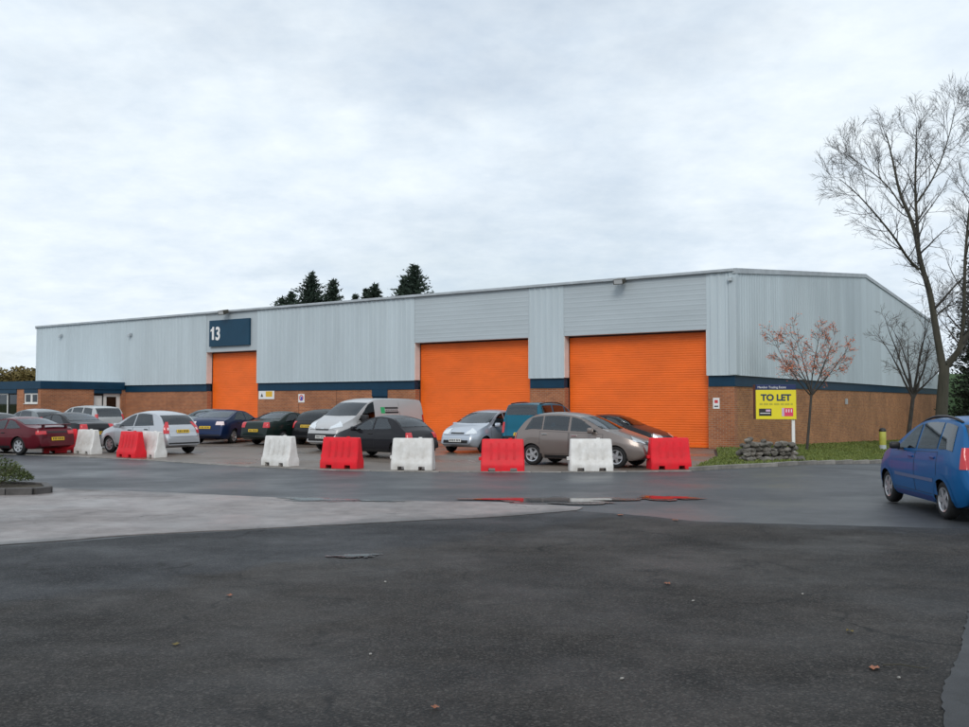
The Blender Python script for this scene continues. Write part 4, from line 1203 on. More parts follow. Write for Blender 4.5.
MONO = spec(L=3.87, W=1.69, cabin=(.85, 3.75), wr=.30, axles=(.73, 3.23), tumble=.34,
    top=[(0, .44), (.02, .56), (.1, .70), (.4, .86), (.72, .97), (.9, 1.02), (1.65, 1.42), (2.15, 1.54), (2.9, 1.52), (3.42, 1.40), (3.68, 1.02), (3.77, .9), (3.82, .7), (3.87, .6), (3.87, .42)],
    belt=[(0, .62), (.9, .90), (3.3, .98), (3.87, .88)], windows=[(1.15, 2.02, 1.72, 2.03), (2.1, 3.15, 2.1, 2.98)], screen=(.92, 1.78), rear=(3.3, 3.68),
    doors=[(1.05, 2.05), (2.07, 2.95)], head=(.46, .92, .66, .76, .70, .90), tail=(.72, .97, .72, 1.1), plate_r=.8, plate_f=.46,
    grille=[(.34, .68, .73, 'trim_black'), (.16, .73, .75, 'chrome'), (.62, .36, .47, 'trim_black')], spokes=7)
NOTE = spec(L=4.08, W=1.69, cabin=(.95, 3.95), wr=.305, axles=(.78, 3.38), tumble=.33,
    top=[(0, .44), (.02, .58), (.1, .70), (.4, .84), (.85, .98), (1.02, 1.03), (1.75, 1.40), (2.25, 1.52), (3.0, 1.53), (3.55, 1.45), (3.86, 1.05), (3.95, .92), (4.01, .72), (4.08, .62), (4.08, .42)],
    belt=[(0, .62), (.95, .93), (3.4, 1.01), (4.08, .9)], windows=[(1.30, 2.15, 1.85, 2.16), (2.23, 3.02, 2.23, 3.02), (3.07, 3.62, 3.07, 3.42)], screen=(1.02, 1.85), rear=(3.45, 3.86),
    doors=[(1.15, 2.18), (2.20, 3.12)], head=(.42, .95, .66, .76, .74, .90), tail=(.76, .97, .72, 1.35), plate_r=.8, plate_f=.42,
    grille=[(.36, .62, .70, 'trim_black'), (.14, .69, .72, 'chrome'), (.45, .27, .40, 'trim_black')], spokes=5, handle='chrome')
LEISURE = spec(L=4.13, W=1.72, cabin=(.95, 4.05), wr=.30, axles=(.80, 3.49), tumble=.20, crown=.05, ar=.07,
    top=[(0, .46), (.02, .62), (.12, .80), (.5, .93), (.9, 1.03), (1.08, 1.09), (1.75, 1.60), (2.15, 1.76), (2.6, 1.80), (3.78, 1.78), (3.97, 1.73), (4.05, 1.1), (4.07, .78), (4.13, .62), (4.13, .42)],
    belt=[(0, .68), (.95, .98), (4.13, 1.08)], windows=[(1.32, 2.05, 1.86, 2.06), (2.15, 2.95, 2.15, 2.95), (3.05, 3.78, 3.05, 3.74)], screen=(1.08, 1.86), rear=(3.80, 4.02),
    doors=[(1.15, 2.10), (2.13, 3.0)], head=(.5, .92, .68, .78, .72, .90), tail=(.84, .98, .72, 1.10), plate_r=.68, ryb=.80, rails=(2.1, 3.75, .035), sill_mat='trim_black',
    grille=[(.5, .3, .45, 'trim_black')], rear_trim=[(.98, .40, .60, 'trim_black')], spokes=7)
MPV = spec(L=4.02, W=1.74, cabin=(.95, 3.9), wr=.295, axles=(.80, 3.28), tumble=.30,
    top=[(0, .46), (.02, .58), (.12, .74), (.45, .90), (.9, 1.03), (1.08, 1.08), (1.85, 1.47), (2.3, 1.58), (2.9, 1.60), (3.5, 1.57), (3.72, 1.47), (3.88, 1.02), (3.93, .8), (4.02, .66), (4.02, .42)],
    belt=[(0, .64), (.95, .97), (3.4, 1.05), (4.02, .98)], windows=[(1.30, 2.18, 1.92, 2.18), (2.26, 3.05, 2.26, 3.05), (3.11, 3.62, 3.11, 3.55)], screen=(1.08, 1.92), rear=(3.62, 3.88),
    doors=[(1.15, 2.20), (2.22, 3.12)], head=(.5, .93, .66, .76, .70, .88), tail=(.76, .985, .80, 1.12), tail_band=(.35, .62), plate_r=.88, rails=(1.95, 3.55, .03),
    strip=(.545, 1.30, 3.0), strip_mat=None, sill_mat=None, spokes=5, handle=None, mirror_black=True, mirror_s=.8, mirror_d=.14, grille=[(.5, .3, .42, 'trim_black')])
ESTATE = spec(L=4.25, W=1.76, cabin=(1.1, 4.1), wr=.32, axles=(.85, 3.45), tumble=.26, crown=.05,
    top=[(0, .48), (.02, .62), (.12, .76), (.5, .9), (1.05, 1.02), (1.22, 1.08), (1.85, 1.52), (2.25, 1.64), (2.8, 1.66), (3.75, 1.62), (3.98, 1.5), (4.14, 1.1), (4.19, .8), (4.25, .64), (4.25, .44)],
    belt=[(0, .66), (1.1, .98), (4.25, 1.06)], windows=[(1.45, 2.2, 2.0, 2.2), (2.3, 3.05, 2.3, 3.05), (3.15, 3.85, 3.15, 3.75)], screen=(1.22, 2.0), rear=(3.85, 4.13),
    doors=[(1.3, 2.25), (2.27, 3.1)], head=(.5, .92, .62, .74, .68, .84), tail=(.82, .98, .75, 1.25), plate_r=.7, ryb=.82, spokes=7, grille=[(.5, .5, .62, 'trim_black')])
VAN = spec(L=4.78, W=1.90, cabin=(.75, 4.7), wr=.32, axles=(.86, 3.96), tumble=.13, crown=.05, sill=.25, df=.6, af=.2, ar=.04, dr=.3,
    top=[(0, .44), (.02, .66), (.10, .90), (.36, 1.08), (.68, 1.20), (.84, 1.26), (1.48, 1.74), (1.85, 1.91), (2.3, 1.97), (4.45, 1.95), (4.68, 1.91), (4.72, 1.2), (4.74, .7), (4.78, .6), (4.78, .42)],
    belt=[(0, .85), (.75, 1.10), (4.78, 1.16)], windows=[(1.05, 1.92, 1.62, 1.94)], screen=(.86, 1.62), rear=None,
    doors=[(.98, 2.02), (2.1, 3.2)], head=(.40, .95, .82, .92, .92, 1.12), tail=(.90, .99, .8, 1.3), plate_r=.6, plate_f=.54, mirror_s=1.35, mirror_black=True,
    grille=[(.36, .78, .83, 'trim_black'), (.10, .83, .87, 'chrome')], front_trim=(.97, .34, .66, 'trim_black'), strip=(.62, 1.2, 3.55), spokes=7, seats=[1.85], ww=.2)
MPV['strip_mat'] = 'strip_blue'; mat('strip_blue', (0.10, 0.14, 0.26), 0.4)
MPV['handle'] = 'handle_blue'; mat('handle_blue', (0.012, 0.045, 0.19), 0.35)
MPV['sill_mat'] = 'handle_blue'

def dirv(deg): return Vector((math.cos(R(deg)), math.sin(R(deg)), 0))
def place(S, h, wheel=None, at=None, rear=None):
    """centre of a car from the ground point of one wheel (FL FR RL RR) or of the middle of its rear bumper"""
    f = dirv(h); l = dirv(h + 90)
    if wheel:
        d = S['axles'][0] if wheel[0] == 'F' else S['axles'][1]
        y = (S['W'] / 2 - .12) * (1 if wheel[1] == 'L' else -1)
        c = Vector((*at, 0)) - f * (S['L'] / 2 - d) - l * y
    elif rear: c = Vector((*rear, 0)) + f * (S['L'] / 2)
    else: c = Vector((*at, 0))
    return (c.x, c.y, 0.008)
def car(nm, S, h, pn, label, group='cars parked on the forecourt', cat='car', glass='car_glass', **k):
    return make_car(nm, S, place(S, h, **k), R(h), pn, label, cat, group, glass)

car('parked_car', COUPE, 156, ('darkred', (0.095, 0.005, 0.012), 0.0), 'dark red coupe with boot spoiler beside the road edge', wheel='RL', at=(-15.96, 32.2))
car('parked_car', SALOON, 150, ('black', (0.010, 0.011, 0.014)), 'black saloon with red tail lights behind a white barrier', wheel='RL', at=(-16.1, 36.1))
car('parked_car', C3, 147.5, ('silver', (0.50, 0.52, 0.55), .6), 'rounded silver hatchback behind a touching red and white barrier pair', wheel='RR', at=(-10.6, 33.6))
car('parked_car', HATCH_BIG, 77, ('navy', (0.008, 0.022, 0.075)), 'dark blue hatchback with pale tail lights before the smallest door', wheel='RR', at=(-11.04, 41.1))
car('parked_car', dict(HATCH_BIG, tail_mat='lamp_red'), 74, ('steel', (0.16, 0.19, 0.21), .6), 'grey car almost hidden behind the dark blue hatchback', rear=(-13.9, 44.5))
car('parked_car', SALOON, 60, ('bottle', (0.008, 0.018, 0.016)), 'dark green saloon with yellow rear plate beside the blue hatchback', wheel='RL', at=(-9.85, 40.5))
car('parked_car', C3 | dict(tail=(.80, .985, .72, 1.0), tail_band=None), 61, ('ebony', (0.010, 0.011, 0.013)), 'black hatchback partly hidden by the silver van', rear=(-7.55, 39.3), glass='car_glass_dark')
vanS = VAN
van = car('delivery_van', vanS, 232.5, ('vansilver', (0.47, 0.47, 0.475), .3), 'silver panel van with green and black lettering panel on its side', cat='van', glass='car_glass_dark', wheel='FR', at=(-6.12, 35.4))
pt = vanS['_patch']; Lv = vanS['L']
def vp(nm, m, d0, d1, z0, z1, o=.004):
    return pt(nm, m, van, 'y', 1, [(Lv / 2 - d0, z0), (Lv / 2 - d1, z0)], [(Lv / 2 - d0, z1), (Lv / 2 - d1, z1)], o, 8, 3)
vp('logo_square', 'green_print', 2.28, 2.50, 1.38, 1.62)
vp('logo_bar', 'black_print', 2.51, 3.25, 1.55, 1.62); vp('logo_bar', 'black_print', 2.51, 3.25, 1.38, 1.45)
for k in range(7): vp('logo_lettering', 'black_print', 2.55 + .1 * k, 2.60 + .1 * k, 1.475, 1.525)
vp('logo_lettering', 'pale_green_print', 2.5, 3.3, 1.18, 1.28)
for d in (3.3, 4.66): vp('panel_seam', 'trim_black', d, d + .012, .45, 1.78)
vp('slide_rail', 'trim_black', 3.32, 4.62, 1.07, 1.10, .012)
car('parked_car', SMALL, 143, ('soot', (0.012, 0.012, 0.016)), 'small rounded black hatchback between a red and a white barrier', at=(-3.35, 31.0))
car('parked_car', MONO, 235.5, ('icesilver', (0.48, 0.52, 0.58), .6), 'pale silver car facing out from before an orange door', wheel='FR', at=(-1.22, 34.17))
car('parked_car', LEISURE, 57, ('teal', (0.002, 0.125, 0.20)), 'teal blue high roofed car with roof bars', rear=(1.25, 33.0))
car('parked_car', NOTE, 329, ('bronze', (0.225, 0.19, 0.175), .55), 'bronze grey hatchback with chrome door handles behind red and white barriers', wheel='RR', at=(1.40, 27.1))
car('parked_car', SMALL | dict(L=3.62), 327, ('coal', (0.014, 0.013, 0.016)), 'black car facing right before the widest orange door', at=(4.75, 32.7), glass='car_glass')
car('parked_car', C3 | dict(tail_band=None), 147, ('pewter', (0.19, 0.21, 0.22), .5), 'grey hatchback parked behind the black saloon', rear=(-19.5, 42.6))
car('parked_car', ESTATE, 147, ('platinum', (0.48, 0.49, 0.49), .5), 'silver estate with tall red lights near the white office door', rear=(-17.35, 43.6))
car('parked_car', SMALL, 147, ('onyx', (0.012, 0.013, 0.015)), 'black hatchback partly hidden behind the red coupe', rear=(-18.85, 37.4))
car('moving_car', MPV, 85.0, ('blue', (0.006, 0.10, 0.28), 0.0), 'bright blue tall hatchback with roof rails and black mirrors on the road', group=None, wheel='RL', at=(7.2, 14.62))

# ------------------------------------------------------------------ plastic barriers
def barrier_mesh(m):
    L2 = 0.57
    st = [(-L2, 0), (-L2 + .03, 1), (-.38, 1), (-.37, 2), (-.20, 2), (-.19, 1), (.19, 1), (.20, 2), (.37, 2), (.38, 1), (L2 - .03, 1), (L2, 0)]
    vs = []; n = 14
    for x, k in st:
        b = 0.09 if k == 2 else 0.0
        e = 0.03 if k == 0 else 0.0
        tp = 0.84 - (0.02 if k == 0 else 0)
        sec = [(-.23 + e, b), (-.235 + e, b + .03 if b else .12), (-.225 + e, .20), (-.185 + e, .27), (-.135 + e, .55), (-.10 + e, tp - .03), (-.08 + e, tp)]
        full = sec + [(-y, z) for y, z in sec[::-1]]
        # sloping ends
        for y, z in full: vs.append((x * (1 - .045 * max(0, (z - .2)) / .64), y, z))
    fs = []
    for i in range(len(st) - 1):
        for k in range(n): fs.append((i * n + k, i * n + (k + 1) % n, (i + 1) * n + (k + 1) % n, (i + 1) * n + k))
    fs += [tuple(range(n))[::-1], tuple((len(st) - 1) * n + k for k in range(n))]
    mb = MB(); mb.add(vs, fs)
    o = mb.build('body', m, None, smooth=True, angle=28, fixn=True)
    me = o.data; bpy.data.objects.remove(o, do_unlink=True)
    rb = MB()
    for x in (-.30, -.10, .10, .30):
        for s in (-1, 1):
            a = [(x - .035, s * .178, .30), (x + .035, s * .178, .30), (x + .03, s * .108, .74), (x - .03, s * .108, .74)]
            b = [(p[0], p[1] + s * .004, p[2]) for p in a]
            rb.add(a + b, [(4, 5, 6, 7), (0, 1, 5, 4), (1, 2, 6, 5), (2, 3, 7, 6), (3, 0, 4, 7)])
    o = rb.build('ribs', m, None, fixn=True); mr = o.data; bpy.data.objects.remove(o, do_unlink=True)
    lg = MB(); lg.bbox(-L2 - .06, -L2 + .06, -.07, .07, .28, .37, .015)
    o = lg.build('connecting_lug', m, None); ml = o.data; bpy.data.objects.remove(o, do_unlink=True)
    cp = MB(); cp.lathe([(.001, .02), (.05, .02), (.05, -.01)], 14, 'z')
    o = cp.build('filler_cap', m, None); mc = o.data; bpy.data.objects.remove(o, do_unlink=True)
    return me, mr, ml, mc
BM = {'red': barrier_mesh('plastic_red'), 'white': barrier_mesh('plastic_white')}
BARR = [(-15.2, 33.6, 'red', 32, 'red plastic barrier half hidden behind the dark red coupe'),
        (-13.95, 33.0, 'white', -38, 'white plastic barrier before the black saloon'),
        (-11.65, 30.95, 'red', -40, 'red plastic barrier touching a white one before the silver hatchback'),
        (-10.98, 31.0, 'white', -42, 'white plastic barrier touching a red one before the silver hatchback'),
        (-5.85, 26.85, 'white', -36, 'white plastic barrier standing alone before the silver van'),
        (-3.93, 25.85, 'red', -20, 'red plastic barrier before the bonnet of the small black hatchback'),
        (-1.92, 25.25, 'white', -10, 'white plastic barrier before the tail of the small black hatchback'),
        (0.48, 24.65, 'red', -2, 'red plastic barrier before the rear wheel of the bronze car'),
        (2.80, 24.75, 'white', 1, 'white plastic barrier before the front door of the bronze car'),
        (5.02, 25.55, 'red', 10, 'red plastic barrier at the start of the grass verge')]
for x, y, c, a, lab in BARR:
    e = put(empty('traffic_barrier'), (x, y, 0.010), R(a))
    tag(e, lab, 'barrier', 'plastic barriers along the forecourt edge')
    me, mr, ml, mc = BM[c]
    for nm, d in (('body', me), ('ribs', mr), ('connecting_lug', ml), ('filler_cap', mc)):
        o = bpy.data.objects.new(nm, d); COL.objects.link(o); o.parent = e
        if nm == 'filler_cap': o.location = (0.2, 0, .845)

# ------------------------------------------------------------------ letting board
px, py = 10.22, 31.0
lb = put(empty('letting_board'), (px, py, terr(px) + .08), R(-10))
tag(lb, 'yellow TO LET board with dark blue top strip on a white post', 'sign')
MB().bbox(-.05, .05, -.02, .08, -.3, 2.33, .008).build('post', 'white_paint', lb)
bd_ = MB().bbox(-1.20, .09, -.075, -.022, 1.21, 2.18, .006).build('board', 'sign_yellow', lb)
MB().bbox(-1.20, .09, -.072, -.022, 2.185, 2.36, .006).build('top_strip', 'strip_navy', lb)
MB().box(-1.22, -1.202, -.075, .55, 1.21, 2.36).build('return_edge', 'black_print', lb)
text('lettering', 'TO LET', .29, 'navy_print', bd_, (-.555, -.078, 1.83), align='CENTER', bold=.012, ext=.002)
text('strip_lettering', 'Member Trading Estate', .105, 'print_white', lb, (-1.14, -.076, 2.235), ext=.002, sx=.92)
for q, (a, b) in enumerate(((-1.08, -.98), (-.95, -.80), (-.77, -.66), (-.62, -.45), (-.41, -.30), (-.27, -.12), (-.09, -.02))):
    MB().box(a, b, -.0785, -.0755, 1.68, 1.745).build('small_print', 'olive_print', bd_)
MB().box(-1.10, -.70, -.0785, -.0755, 1.32, 1.56).build('logo', 'black_print', bd_)
MB().box(-.88, -.73, -.0805, -.079, 1.46, 1.53).build('logo_mark', 'lilac_print', bd_)
MB().box(-1.06, -.74, -.0805, -.079, 1.395, 1.42).build('logo_mark', 'print_white', bd_)
MB().box(-.37, -.29, -.0785, -.0755, 1.31, 1.58).build('logo', 'lilac_print', bd_)
MB().box(-.288, -.01, -.0785, -.0755, 1.31, 1.58).build('logo', 'pink_print', bd_)
for a in (-.24, -.16, -.08):
    MB().box(a, a + .03, -.0805, -.079, 1.44, 1.54).build('logo_mark', 'print_white', bd_)

# ------------------------------------------------------------------ rough stone wall
sw = put(empty('stone_wall'), (8.58, 28.35, 0.07), R(14))
tag(sw, 'low heap of rough grey stones on the grass below the board', 'stone wall')
r = random.Random(77)
def stone(sx, sy, sz, seed):
    bm = bmesh.new(); bmesh.ops.create_icosphere(bm, subdivisions=2, radius=1.0)
    rr = random.Random(seed); dirs = [Vector((rr.gauss(0, 1), rr.gauss(0, 1), rr.gauss(0, 1))).normalized() for _ in range(9)]
    lim = [rr.uniform(.62, .85) for _ in dirs]
    for v in bm.verts:
        for d, l in zip(dirs, lim):
            q = v.co.dot(d)
            if q > l: v.co -= d * (q - l)
        v.co *= 1 + rr.uniform(-.03, .03)
        v.co = Vector((v.co.x * sx, v.co.y * sy, v.co.z * sz))
    me = bpy.data.meshes.new('stone'); bm.to_mesh(me); bm.free(); me.materials.append(MATS['stone_grey'])
    return me
sm = [stone(.16, .14, .09, s) for s in range(7)] + [stone(.12, .12, .085, s) for s in range(20, 25)]
for course in range(5):
    z = .06 + course * .135; half = .86 - course * .015
    x = -half
    while x < half:
        for yy in (-.17, .12):
            if course == 4 and r.random() < .45: continue
            o = bpy.data.objects.new('stone', r.choice(sm)); COL.objects.link(o); o.parent = sw
            o.location = (x + r.uniform(-.03, .03), yy + r.uniform(-.04, .04), z + r.uniform(-.025, .025))
            o.rotation_euler = (r.uniform(-.3, .3), r.uniform(-.25, .25), r.uniform(0, 6.28))
            q = r.uniform(.85, 1.2); o.scale = (q, q, q * r.uniform(.85, 1.15))
        x += r.uniform(.19, .27)
for k in range(9):
    o = bpy.data.objects.new('stone', r.choice(sm)); COL.objects.link(o); o.parent = sw
    o.location = (r.uniform(-1.05, .95), -.42 + r.uniform(-.06, .06), .05); o.rotation_euler = (r.uniform(-.3, .3), r.uniform(-.3, .3), r.uniform(0, 6))

# ------------------------------------------------------------------ marker post
bx_, by_ = 17.5, 41.2
bo = put(empty('marker_post'), (bx_, by_, terr(bx_) + .08)); tag(bo, 'short yellow marker post with black cap on the grass verge', 'post')
MB().lathe([(.13, -.1), (.13, .06), (.145, .22), (.145, .78), (.135, .80)], 16, 'z').build('shaft', 'bollard_yellow', bo, smooth=True, angle=40)
MB().lathe([(.15, .79), (.155, .86), (.10, .93), (.001, .95)], 16, 'z').build('cap', 'trim_black', bo, smooth=True, angle=50)
MB().lathe([(.148, -.05), (.148, .20)], 16, 'z').build('base_band', 'flashing', bo)

# ------------------------------------------------------------------ trees
def limb_path(p, d, L, n, wander, up, r):
    pts = [Vector(p)]; d = Vector(d).normalized()
    for _ in range(n):
        d = (d + Vector((r.gauss(0, wander), r.gauss(0, wander), r.gauss(0, wander) + up))).normalized()
        pts.append(pts[-1] + d * (L / n))
    return pts
def branch_out(mb, pts, r0, r1, level, r, cfg, tips):
    """put side shoots on a limb that already exists"""
    n = cfg['n'][level]; Ltot = sum((b - a).length for a, b in zip(pts[:-1], pts[1:]))
    for k in range(n):
        t = cfg['t0'][level] + (1 - cfg['t0'][level]) * (k + r.random()) / n
        f = t * (len(pts) - 1); i = min(int(f), len(pts) - 2); p = pts[i].lerp(pts[i + 1], f - i)
        d = (pts[i + 1] - pts[i]).normalized()
        a = r.uniform(0, 6.283); u = d.orthogonal().normalized(); v = d.cross(u)
        ang = r.uniform(*cfg['ang'][level])
        nd = d * math.cos(ang) + (u * math.cos(a) + v * math.sin(a)) * math.sin(ang)
        L = cfg['len'][level] * r.uniform(.6, 1.2) * (1 - cfg.get('tap', .55) * t)
        rad = max(cfg['rmin'], (r0 + (r1 - r0) * t) * cfg['rf'][level])
        np_ = limb_path(p, nd, L, cfg['seg'][level], cfg['wan'][level], cfg['up'][level], r)
        mb.tube(np_, [rad + (cfg['rmin'] * .6 - rad) * q / (len(np_) - 1) for q in range(len(np_))], 5 if level == 0 else 3, cap=False)
        if level + 1 < len(cfg['n']): branch_out(mb, np_, rad, cfg['rmin'], level + 1, r, cfg, tips)
        else: tips.append(np_)
def limb(mb, pts, r0, r1, n=8):
    # smooth the hand-laid polyline
    q = [Vector(p) for p in pts]
    for _ in range(2):
        o = [q[0]]
        for a, b in zip(q[:-1], q[1:]): o += [a.lerp(b, .25), a.lerp(b, .75)]
        o.append(q[-1]); q = o
    mb.tube(q, [.86 * (r0 + (r1 - r0) * i / (len(q) - 1)) for i in range(len(q))], n, cap=False)
    return q
# tall bare tree: its limbs laid out one by one in metres (x across, y depth, z up)
def M(px_, py_, y=0.0): return ((px_ - 941) * .0449, y, (452 - py_) * .0449)
X0 = 20.5
tr = put(empty('bare_tree'), (X0, 42.0, terr(X0) + .05))
tag(tr, 'tall leafless tree with forked trunk beside the far end of the wall', 'tree')
r = random.Random(5)
tk = MB()
limbs = []
limbs.append((limb(tk, [(-.05, 0, -.3), M(940, 430), M(942, 400), M(945, 366)], .36, .24, 10), .3, .24, 0))
A = limb(tk, [M(944, 372), M(939, 335, .1), M(934, 290, .2), M(926, 262, .3), M(921, 225, .3), M(908, 190, .5), M(903, 155, .6), M(898, 124, .8)], .21, .014)
limbs.append((A, .2, .03, 1))
limbs.append((limb(tk, [M(924, 268, .3), M(910, 258, .0), M(893, 241, -.6), M(868, 219, -1.2), M(846, 200, -1.6), M(826, 188, -2.0)], .085, .012, 6), .085, .012, 1))
limbs.append((limb(tk, [M(925, 262, .3), M(928, 225, .7), M(929, 185, 1.0), M(934, 145, 1.3), M(938, 112, 1.6)], .11, .015, 7), .11, .015, 1))
limbs.append((limb(tk, [M(945, 370), M(957, 352, -.3), M(960, 320, -.5), M(959, 270, -.7), M(961, 225, -.9), M(965, 175, -1.2), M(971, 120, -1.4)], .14, .018, 7), .14, .018, 1))
limbs.append((limb(tk, [M(947, 366), M(968, 347, .5), M(990, 318, 1.2), M(1010, 270, 1.8), M(1022, 200, 2.2)], .19, .02, 7), .19, .02, 1))
limbs.append((limb(tk, [M(912, 205, .5), M(897, 180, .6), M(880, 162, .9), M(862, 146, 1.2)], .05, .010, 5), .05, .010, 1))
limbs.append((limb(tk, [M(928, 200, .9), M(944, 172, .4), M(954, 136, 0), M(958, 106, -.3)], .06, .010, 5), .06, .010, 1))
limbs.append((limb(tk, [M(961, 240, -.8), M(980, 205, -.4), M(992, 150, .2), M(1000, 110, .8)], .06, .010, 5), .06, .010, 1))
limbs.append((limb(tk, [M(937, 318, .1), M(955, 306, .9), M(975, 300, 1.6)], .05, .010, 5), .05, .010, 1))
tk.build('trunk', 'bark', tr, smooth=True)
cr = MB(); tips = []
cfg = dict(n=[17, 7, 6], t0=[.22, .15, .2], ang=[(.45, 1.1), (.4, 1.0), (.3, .9)], len=[3.3, 1.35, .62], rf=[.42, .5, .6], rmin=.0062, seg=[7, 4, 3], wan=[.10, .13, .14], up=[.075, .07, .05], tap=.66)
for q, r0, r1, kind in limbs:
    if kind: branch_out(cr, q, r0, r1, 0, r, cfg, tips)
cr.build('crown', 'bark_grey', tr)

def small_tree(name, x, y, hgt, spread, seed, label, leaf=None, lean=0.0, trunk=.085, fork=.42, nb=9, mt='bark_grey'):
    e = put(empty(name), (x, y, terr(x) + .07)); tag(e, label, 'tree')
    r = random.Random(seed); tk = MB(); cr = MB(); tips = []
    fz = hgt * fork
    limb(tk, [(0, 0, -.2), (lean * .3, 0, fz * .5), (lean * .55, .03, fz)], trunk, trunk * .72, 8)
    base = Vector((lean * .55, .03, fz))
    cfg = dict(n=[7, 5, 3], t0=[.25, .2, .2], ang=[(.4, .95), (.4, .9), (.3, .8)], len=[hgt * .20, hgt * .10, hgt * .05], rf=[.5, .55, .6], rmin=.007, seg=[5, 4, 3], wan=[.14, .16, .16], up=[.03, .02, .02])
    for k in range(nb):
        a = 2 * math.pi * (k + r.uniform(-.25, .25)) / nb
        tilt = r.uniform(.45, 1.0) if k % 3 else r.uniform(.1, .35)
        d = Vector((math.cos(a) * math.sin(tilt), math.sin(a) * math.sin(tilt), math.cos(tilt)))
        st = base + Vector((0, 0, -r.uniform(0, .12) * fz))
        Lb = min((hgt - fz) / max(.35, math.cos(tilt)), spread / max(.25, math.sin(tilt))) * r.uniform(.8, 1.05)
        p = limb_path(st, d, Lb, 8, .07, .035, r)
        tk.tube(p, [trunk * .46 * (1 - .9 * q / 8) for q in range(9)], 6, cap=False)
        branch_out(cr, p, trunk * .46, .008, 0, r, cfg, tips)
    tk.build('trunk', mt, e, smooth=True)
    cr.build('crown', 'bark_twig', e)
    if leaf:
        lf = MB()
        for tp in tips:
            for _ in range(leaf):
                if r.random() < .52: continue
                p = r.choice(tp) + Vector((r.gauss(0, .04), r.gauss(0, .04), r.gauss(0, .04)))
                a = Vector((r.gauss(0, 1), r.gauss(0, 1), r.gauss(0, 1))).normalized(); b = a.orthogonal().normalized()
                s = r.uniform(.028, .055); c = a.cross(b) * .012
                lf.add([p - a * s, p + b * s * .5 + c, p + a * s, p - b * s * .5 + c], [(0, 1, 2), (0, 2, 3)])
        tag(lf.build('leaves', 'leaf_orange', e), kind='stuff')
    return e
small_tree('young_tree', 12.35, 36.0, 5.15, 2.0, 12, 'young tree holding sparse orange leaves beside the yellow board', leaf=4, lean=.45, trunk=.066, fork=.44, nb=8)
small_tree('bare_tree', 20.6, 45.8, 7.1, 2.0, 31, 'small leafless tree growing close to the brick side wall', lean=.75, trunk=.13, fork=.37, nb=9)

# conifers behind the roof
def conifer(x, y, hgt, rad, seed, label, m='needle_dark', group='conifers behind the roof', z0=0.0, gap=.2, zmin=.05, dense=1.0, q=.30, pw=.85):
    e = put(empty('conifer'), (x, y, z0)); tag(e, label, 'tree', group)
    r = random.Random(seed)
    MB().tube([(0, 0, -.3), (0.05, 0, hgt * .5), (0, 0, hgt)], [hgt * .016, hgt * .009, .02], 7).build('trunk', 'bark_grey', e)
    cr = MB(); z = hgt * zmin; side = [r.uniform(.7, 1.15) for _ in range(8)]
    while z < hgt * .985:
        f = 1 - z / hgt
        Lb = rad * (f ** pw) + .12
        nb = max(4, int((5 + 7 * f) * dense))
        for k in range(nb):
            if r.random() < gap: continue
            a = 6.283 * (k + r.random()) / nb
            L = Lb * r.uniform(.6, 1.15) * side[int(a / 6.284 * 8) % 8]
            d = Vector((math.cos(a), math.sin(a), r.uniform(.05, .45)))
            n = max(3, int(L / .22 * dense))
            for i in range(n):
                t = (i + r.random()) / n
                p = Vector((0, 0, z)) + d * (L * t) + Vector((r.gauss(0, .10), r.gauss(0, .10), r.gauss(0, .10) - .12 * t * L * .3))
                u = (d + Vector((r.gauss(0, .5), r.gauss(0, .5), r.gauss(0, .4) + .25))).normalized(); v = u.orthogonal().normalized()
                v = (Matrix.Rotation(r.uniform(0, 6.28), 3, u) @ v)
                s = q * r.uniform(.6, 1.2) * (1.05 - .45 * t)
                cr.add([p - u * s * .5 - v * s * .3, p + u * s, p - u * s * .3 + v * s * .45], [(0, 1, 2)])
        z += hgt * .016 * r.uniform(.7, 1.3)
    cr.build('crown', m, e)
    return e
CON_ = [(281, 297, 112, 3.0, 'low ragged conifer, leftmost of the group above the roof edge'), (291, 291, 113, 2.6, 'ragged conifer beside the leftmost of the roof group'),
        (311, 271, 112, 3.6, 'broad pointed conifer rising well above the roof'), (333, 277, 113, 2.6, 'slim pointed conifer next to the broad one'),
        (355, 292, 115, 2.0, 'small conifer tip barely showing over the roof edge'), (366, 287, 113, 2.2, 'slim conifer tip joined to a taller neighbour'),
        (374, 281, 112, 2.8, 'pointed conifer beside a shorter slim tip'), (414, 262, 110, 4.4, 'tallest conifer standing apart behind the roof')]
for k, (a, b, Y, rd, lab) in enumerate(CON_):
    h = 1.82 + (402 - b) * Y / 935.0
    conifer((a - 484.5) / 935 * Y, Y, h, rd * 2.4, 40 + k, lab, gap=.03, zmin=.55, q=.42, dense=2.0)
conifer((403 - 484.5) / 935 * 112, 112, 1.82 + (402 - 277) * 112 / 935, 5.0, 61, 'shorter conifer against the flank of the tallest one', gap=.03, zmin=.55, q=.42, dense=2.0)
conifer(33.7, 62.0, 14.5, 3.1, 90, 'dense dark evergreen beyond the tall leafless tree', 'needle_deep', None, z0=-1.1, gap=.03, zmin=.03, dense=2.6, q=.24, pw=.4)
conifer(40.5, 70.0, 14.0, 3.6, 91, 'dense dark evergreen standing behind another evergreen', 'needle_deep', None, z0=-1.3, gap=.03, zmin=.03, dense=2.0, q=.28)

